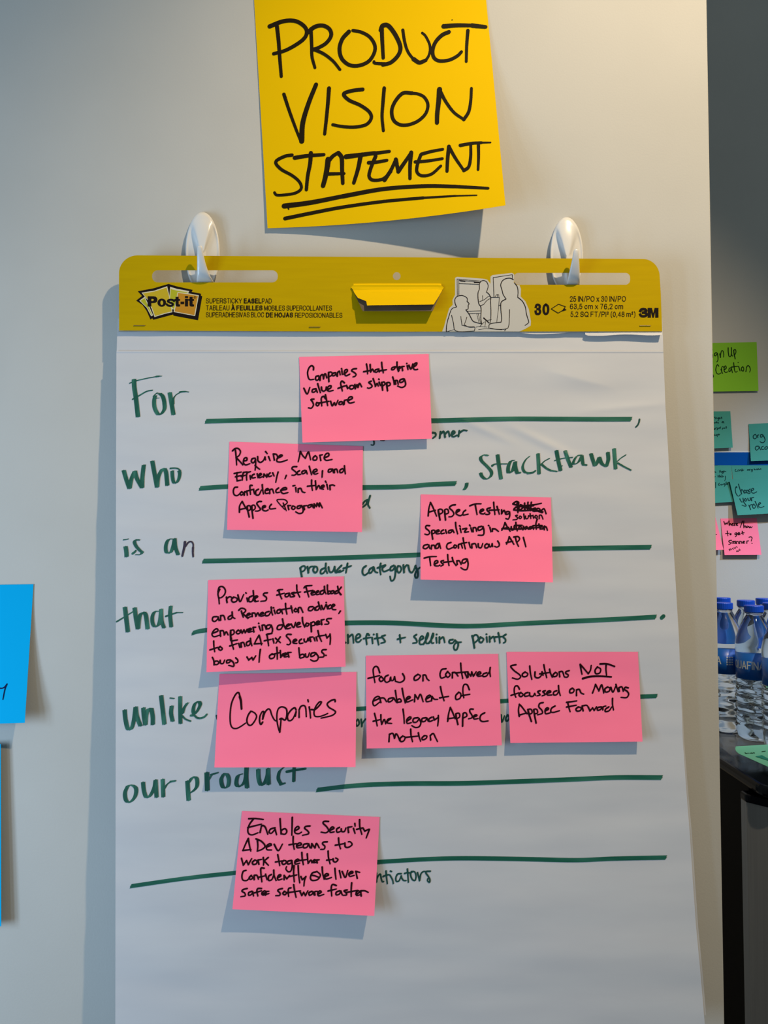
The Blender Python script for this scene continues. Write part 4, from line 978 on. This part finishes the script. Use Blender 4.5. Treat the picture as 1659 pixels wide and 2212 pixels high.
# ------------------------------------------------------------------ back wall: notes and blue band
back = lambda u, v: YB
V, Fc = box(tuple(at(1500, 1005, YB - 0.0008)), tuple(at(1740, 977, YB - 0.0001)))
band = mesh_obj('blue_band', V, Fc, M_tape)
tag(band, 'blue horizontal strip with a white upper edge on the back wall', 'tape')
V, Fc = box(tuple(at(1500, 977, YB - 0.0008)), tuple(at(1740, 974.6, YB - 0.0001)))
mesh_obj('white_edge', V, Fc, M_white, band)

bn = 'notes on the back wall'
def bnote(corners, lift, m, label, reg, items, base=back):
    o, sf = paper_note('sticky_note', corners, base, lift, m, nu=12, nv=14)
    tag(o, label, 'sticky note', bn)
    for w, txt, ink in items:
        Ink().write(*reg, w, txt).build('handwriting', sf, ink, o, 0.00022)
    return o, sf


bnote([(1527, 741), (1634.4, 739), (1638.5, 844.5), (1532, 846)], cb(0.004), M_green, 'lime green sticky note on the back wall reading Sign Up Creation', (1535, 730, 13.38), [
    (27, """57,480 60,565; 48,345 52,350; 172,425 120,445 110,500 150,515 195,440 | 215,560 210,650 180,690; 268,460 285,562 | 290,470 320,370 360,380 380,470 375,552; 508,285 510,400 530,520 570,540 600,470 602,280 | 610,490 642,522; 670,350 680,480 710,607 | 672,375 710,330 735,380 720,460 690,482""", M_inkg),
    (27, """237,815 200,770 165,830 150,930 180,1020 240,1045 302,1010; 300,910 345,1022 | 320,960 320,860 350,820 382,850; 397,920 455,870 430,800 400,842 390,940 430,995 497,980; 592,860 540,880 530,960 560,970 600,882 | 632,1002; 665,715 680,830 700,960 740,990 772,958; 600,842 800,815; 815,832 852,952; 795,710 799,714; 932,830 890,870 900,940 950,955 960,880 930,828; 1020,972 1038,850 | 1080,795 1130,840 1150,920 1130,987; 62,1060 85,1110 62,1150""", M_inkg)])
bnote([(1527, 889), (1577.6, 888.2), (1583, 967), (1530, 969)], cb(0.008), M_teal, 'teal sticky note with tiny writing, just below the lime green note', (1535, 880, 13.38), [
    (19, """132,275 115,295 150,312 138,332; 175,292 185,327; 215,295 205,320 230,320 240,292 | 235,370 208,370; 260,327 265,295 | 287,327; 322,275 300,290 335,310 308,325;
90,447 105,462 120,432 140,457 150,430; 175,410 187,457; 160,432 205,425; 227,430 215,450 235,457; 352,405 325,430 340,450 372,410 | 387,457; 110,612 100,640 130,620 140,592 | 130,642; 182,580 190,610 205,640 178,645; 215,592 225,617 242,590; 255,582 265,612 290,562 | 280,612; 340,632 345,592 365,602; 375,592 385,612 400,582 410,612 432,580; 445,547 465,575 455,607; 97,762 95,822; 115,812 120,787 142,812; 160,792 170,812 187,780 | 195,847; 215,782 240,800 262,780 228,768""", M_inkt)])
bnote([(1529, 1006.5), (1580, 1003.8), (1584, 1084.3), (1531, 1087)], cb(0.007), M_teal, 'teal sticky note with small writing, under the blue strip beside the panel edge', (1535, 1000, 10.29), [
    (15, """90,212 95,190 | 117,212; 217,165 195,180 215,195 198,215; 230,182 237,212; 262,185 250,205 270,200 275,182 | 275,235 253,235; 295,212 295,175 | 320,185 342,197; 90,312 107,300; 165,272 170,322; 200,267 202,322; 165,297 200,290; 217,310 225,290 | 242,317; 250,262 260,315 287,300 265,290; 325,292 330,340 315,397; 112,430 112,552; 197,450 175,475 190,500 217,480; 225,477 237,495 | 250,472 | 262,490 282,465; 292,470 312,460 | 320,500 303,520; 347,420 335,492; 352,470 380,460 365,445 360,480 387,475""", M_inkt)])
bnote([(1617.2, 915.9), (1702, 912), (1706, 993), (1622, 996.2)], cb(0.007), M_teal, 'teal sticky note overlapping the blue strip, its writing starting with org', (1535, 880, 13.38), [
    (25, """1290,780 1235,820 1240,890 1290,907 1335,850 1300,778; 1355,802 1370,872 | 1362,830 1392,788; 1490,780 1440,800 1450,862 1490,850 1510,792 | 1560,880 1575,950 1530,1015 1460,1010 1428,985""", M_inkt),
    (25, """1380,1120 1310,1130 1290,1190 1330,1237 1390,1190 1400,1130 | 1447,1227; 1522,1125 1470,1150 1480,1212 1542,1210; 1622,1130 1570,1160 1580,1212 1640,1190 1660,1135 | 1690,1215""", M_inkt)], base=lambda u, v: YB - 0.001)
oc, sfc = bnote([(1579.7, 1001.4), (1692, 997), (1697, 1079), (1588.5, 1083)], cb(0.006), M_teal, 'teal sticky note reading Create org name', (1535, 1000, 10.29), [
    (15, """562,140 545,165 560,190 592,180; 610,182 610,155 632,150; 645,167 670,155 655,150 650,177; 687,155 690,182; 700,132 712,177; 720,167 742,155; 832,140 815,160 840,165 845,145 830,140; 867,167 863,140 887,138; 920,140 900,160 925,160 930,142 | 925,195 903,195; 970,157 968,130 | 997,152; 1012,152 1030,130 | 1042,152; 1050,152 1060,125 | 1082,147 1095,145; 1097,135 1115,125 | 1120,147""", M_inkt)])
bnote([(1575.3, 1035.5), (1690, 1029.5), (1701, 1107), (1593.3, 1113.2)], cb(0.012), M_teal, 'teal sticky note in front reading Choose your role', (1535, 1000, 10.29), [
    (20, """582,550 575,522 550,570 560,660 600,730 640,732 662,700; 620,470 650,570 690,692 | 680,630 690,590 720,610 747,672; 763,600 740,640 770,670 790,622 760,598; 813,600 790,640 820,670 840,622 810,598; 882,580 840,610 870,640 880,670 838,680; 900,622 960,590 940,560 900,602 920,660 970,670 1027,640;
650,797 690,870 718,862; 720,780 740,870 795,950 760,960 698,935; 772,790 750,820 780,850 810,822 770,788; 825,782 850,840 880,822 882,770 | 907,837; 915,842 910,775 | 962,765; 850,937 890,1037 | 870,970 890,930 932,928; 963,910 930,960 960,1010 1000,972 960,908; 990,852 1057,1002; 1062,932 1115,900 1090,880 1060,922 1080,980 1130,990 1187,965""", M_inkt)], base=lambda u, v: YB - 0.0072)
bnote([(1556.4, 1120), (1634.6, 1119), (1645, 1198.5), (1565.2, 1199)], cb(0.009), M_pink, 'small pink sticky note on the back wall asking about the scanner', (1535, 1000, 10.29), [
    (21, """295,1302 320,1370 | 345,1332 | 370,1362 387,1310; 410,1290 415,1392 | 440,1342 457,1387; 472,1370 505,1355 490,1340 470,1367 485,1395 517,1385; 537,1392 528,1350 557,1343; 572,1372 600,1352 580,1345 565,1382 607,1390; 710,1292 660,1432; 740,1292 735,1380 740,1442 | 765,1390 787,1442; 808,1405 800,1430 830,1430 832,1405 805,1403; 850,1412 865,1440 | 885,1417 | 900,1440 927,1418;
370,1512 387,1622; 335,1572 415,1560; 442,1570 430,1590 455,1595 457,1572 440,1568; 577,1550 540,1565 545,1595 575,1585 582,1557 | 575,1620 550,1637; 602,1582 650,1565 630,1545 605,1567 610,1595 657,1590; 705,1517 722,1592; 680,1562 747,1550; 467,1720 415,1725 405,1750 445,1775 440,1800 403,1810; 512,1740 475,1760 480,1792; 547,1735 510,1760 515,1790 545,1770 552,1742 | 557,1792; 577,1792 578,1745 | 615,1745 622,1792; 647,1792 648,1740 | 685,1745 692,1787; 717,1772 755,1750 740,1735 715,1757 720,1785 762,1780; 807,1787 808,1735 | 847,1730; 855,1652 895,1640 925,1667 910,1710 905,1737; 920,1785 925,1790;
w15: 410,1922 430,1952; 437,1900 430,1930 462,1930; 470,1917 490,1895 | 512,1922; 520,1882 550,1900 570,1857 597,1880; 575,1972 590,1942 610,1977 632,1930; 640,1912 640,1945 667,1930""", M_ink)])
bnote([(1526, 1118), (1545.5, 1117), (1563, 1187.4), (1526, 1189)], cb(0.011), M_pink, 'pink sticky note mostly hidden behind the panel edge', (1535, 1000, 10.29), [(12, "100,1592 140,1588", M_ink)])

# ------------------------------------------------------------------ fridge with bottles
ZT = 1.16
fr = empty('mini_fridge', (0.79, 0.4, 0.0))
tag(fr, 'black mini fridge with curved steel door, carrying the water bottles', 'fridge')
def rrect(x0, y0, x1, y1, r, n=8):
    return arc(x0 + r, y0 + r, r, r, 180, 270, n) + arc(x1 - r, y0 + r, r, r, 270, 360, n) + [(x1, y1), (x0, y1)]
V, Fc = extrude_outline(rrect(0.528, 0.152, 1.06, 0.68, 0.035), ZT - 0.017, ZT)
bevel(mesh_obj('fridge_top', V, Fc, M_black, fr), 0.006, 3)
V, Fc = box((0.536, 0.225, 0.02), (1.05, 0.67, ZT - 0.0172))
mesh_obj('fridge_body', V, Fc, M_side, fr)
dout = lambda off: [(0.523 - off, 0.222)] + [(0.523 - off + (0.527 + 2 * off) * i / 24, 0.205 - off - 0.075 * math.sin(math.pi * i / 24) ** 0.55) for i in range(25)] + [(1.05 + off, 0.222)]
V, Fc = extrude_outline(dout(0), 0.08, ZT - 0.034)
door = mesh_obj('fridge_door', V, Fc, M_stain, fr)
V, Fc = extrude_outline(dout(0.002), ZT - 0.034, ZT - 0.022)
bevel(mesh_obj('door_cap', V, Fc, M_black, fr), 0.003, 2)
V, Fc = extrude_outline(rrect(0.545, 0.23, 1.04, 0.66, 0.02), 0.0, 0.02)
mesh_obj('base_plinth', V, Fc, M_side, fr)

# bottles
def make_bottle():
    root = empty('water_bottle', (0, 0, 0))
    prof = [(0.0, 0.004), (0.018, 0.002), (0.024, 0.0), (0.029, 0.004), (0.0315, 0.012)]
    z = 0.018
    while z < 0.100:
        prof.append((0.0312 + 0.0011 * math.sin((z - 0.018) * 2 * math.pi / 0.0165), z))
        z += 0.0022
    prof += [(0.0312, 0.102), (0.0306, 0.104), (0.0306, 0.150), (0.0316, 0.152), (0.0318, 0.160), (0.0312, 0.166), (0.0295, 0.175), (0.0262, 0.186), (0.0215, 0.198), (0.0165, 0.207), (0.0130, 0.213), (0.0125, 0.216), (0.0148, 0.2165), (0.0148, 0.2180), (0.0122, 0.2182), (0.0120, 0.226)]
    V, Fc = lathe(prof, 64)
    V = [Vector((x * (1 + 0.025 * math.sin(6 * math.atan2(y, x) + z * 160) * (0.018 < z < 0.1)), y * (1 + 0.025 * math.sin(6 * math.atan2(y, x) + z * 160) * (0.018 < z < 0.1)), z)) for x, y, z in V]
    mesh_obj('bottle_body', V, Fc, M_pet, root, smooth=True)
    V, Fc = [], []
    N = 64
    for r in (0.0312, 0.0308):
        for z in (0.1045, 0.1495):
            for i in range(N):
                a = 2 * math.pi * i / N
                V.append((r * math.cos(a), r * math.sin(a), z))
    for i in range(N):
        k = (i + 1) % N
        Fc += [(i, k, N + k, N + i), (2 * N + i, 3 * N + i, 3 * N + k, 2 * N + k), (i, 2 * N + i, 2 * N + k, k), (N + i, N + k, 3 * N + k, 3 * N + i)]
    lab = mesh_obj('bottle_label', V, Fc, M_label, root, smooth=True)
    tk = Ink()
    print_text(tk, 'AQUAFINA', 0, 64, 0, 14, 0.12)
    V = []
    for x, y, _ in tk.v:
        ang = -math.pi / 2 + (x / 64 - 0.5) * 2.05
        V.append((0.0314 * math.cos(ang), 0.0314 * math.sin(ang), 0.122 - y / 1000))
    Fc = list(tk.f)
    for row in range(4):
        for j in range(3):
            ang = -0.26 + j * 0.13
            b = len(V)
            for (da, dz) in ((0, 0), (0.09, 0), (0.09, 0.0025), (0, 0.0025)):
                V.append((0.0314 * math.cos(ang + da), 0.0314 * math.sin(ang + da), 0.121 + row * 0.0042 + dz))
            Fc.append((b, b + 1, b + 2, b + 3))
    mesh_obj('label_print', V, Fc, M_labelw, lab)
    V, Fc = lathe([(0.0, 0.2185), (0.0150, 0.2186), (0.0157, 0.2195), (0.0157, 0.2290), (0.0150, 0.2302), (0.0, 0.2304)], 60)
    V = [Vector((x * (1 + 0.012 * ((i % 60) % 2)), y * (1 + 0.012 * ((i % 60) % 2)), z)) for i, (x, y, z) in enumerate(V)]
    mesh_obj('bottle_cap', V, Fc, M_cap, root)
    return root


def copy_tree(src, parent=None):
    c = src.copy()
    COL.objects.link(c)
    if parent is not None:
        c.parent = parent
    for ch in src.children:
        copy_tree(ch, c)
    return c


bot = make_bottle()
spots = [(1625, 1.353, -1.0, 'water bottle in front, its name facing out beside the mint paper'),
         (1560, 1.415, -1.62, 'water bottle half hidden by the panel edge, end of its name showing'),
         (1557, 1.545, 0.4, 'water bottle whose cap shows behind the bottle at the panel edge'),
         (1608, 1.475, 2.0, 'water bottle standing behind and between the two front bottles'),
         (1648, 1.525, 0.9, 'water bottle in the back row behind the front bottle, right side'),
         (1664, 1.41, 1.7, 'water bottle right of the front bottle, cut by the picture edge'),
         (1684, 1.285, 2.5, 'water bottle by the picture edge, in front of the others on the right')]
for i, (px, zc, rot, lab) in enumerate(spots):
    b = bot if i == 0 else copy_tree(bot)
    x = (px - W / 2) / F * zc
    b.location = (x, CAM.y + zc, ZT + 0.0003)
    b.rotation_euler = (0, 0, rot)
    tag(b, lab, 'water bottle', 'water bottles on the fridge')

# film left from the bottle pack
def film(s, t):
    x = 0.550 + 0.30 * s
    y = 0.385 - 0.11 * t + 0.012 * noise.noise(Vector((s * 6, t * 4, 0)))
    z = ZT + 0.0022 + 0.010 * (1 - t) ** 2 + 0.006 * abs(noise.noise(Vector((s * 14, t * 9, 2)))) * (1 - 0.6 * t)
    return Vector((x, y, z))
V, Fc = grid_sheet(film, 60, 24, 0.0)
V = V[:61 * 25]
Fc = [q for q in Fc if max(q) < 61 * 25]
M_film = mat('clear_film', (0.9, 0.93, 0.95), 0.12)
M_film.node_tree.nodes['Principled BSDF'].inputs['Alpha'].default_value = 0.05
o = mesh_obj('plastic_wrap', V, Fc, M_film)
tag(o, 'crumpled clear plastic wrap lying at the foot of the water bottles', 'plastic wrap')

# mint paper
def mint_pt(s, t):
    c = [(1590, 1612), (1702, 1606), (1712, 1680), (1597, 1628.5)]
    u = (1 - t) * ((1 - s) * c[0][0] + s * c[1][0]) + t * ((1 - s) * c[3][0] + s * c[2][0])
    v = (1 - t) * ((1 - s) * c[0][1] + s * c[1][1]) + t * ((1 - s) * c[3][1] + s * c[2][1])
    u -= 4.5 * (1 - s) ** 3 * 4 * t * (1 - t)
    return u, v
def mint_z(s, t):
    return ZT + 0.0145 + 0.006 * (1 - t) ** 2
def mint_fn(s, t):
    u, v = mint_pt(s, t)
    return at_z(u, v, mint_z(s, t))
V, Fc = [], []
nu, nv = 20, 12
for k_ in (0, 1):
    for j in range(nv + 1):
        for i in range(nu + 1):
            V.append(mint_fn(i / nu, j / nv) - Vector((0, 0, 0.0004 * k_)))
n_ = (nu + 1) * (nv + 1)
for j in range(nv):
    for i in range(nu):
        a = j * (nu + 1) + i
        Fc += [(a, a + 1, a + nu + 2, a + nu + 1), (n_ + a, n_ + a + nu + 1, n_ + a + nu + 2, n_ + a + 1)]
mint = mesh_obj('paper_sheet', V, Fc, M_mint)
tag(mint, 'curled mint green paper lying on the black fridge top by the bottles', 'paper')
MC = [(1590, 1612), (1702, 1606), (1712, 1680), (1597, 1628.5)]
k = Ink().write(1530, 1590, 12.86, 15, "1020,460 1060,480 1110,470; 1170,475 1200,465 1230,475 1260,458 1290,470; 1490,430 1530,425 1590,415; 1130,475 1140,470")
V = []
for u, v, q in k.v:
    s, t = inv_bilinear(MC, u, v)
    V.append(at_z(u, v, mint_z(max(0, min(1, s)), max(0, min(1, t))) + 0.0006))
mesh_obj('handwriting', V, k.f, M_inkg, mint)
k = Ink().fill([(1530 + x / 12.86, 1590 + y / 12.86) for x, y in ((1310, 565), (1490, 528), (1800, 700), (1800, 720), (1500, 625))])
V = []
for u, v, q in k.v:
    s, t = inv_bilinear(MC, u, v)
    V.append(at_z(u, v, mint_z(max(0, min(1, s)), max(0, min(1, t))) + 0.0006))
mesh_obj('dark_triangle', V, k.f, mat('dark_teal_patch', (0.004, 0.16, 0.12), 0.5), mint)  # flat dark teal triangle laid on the mint paper
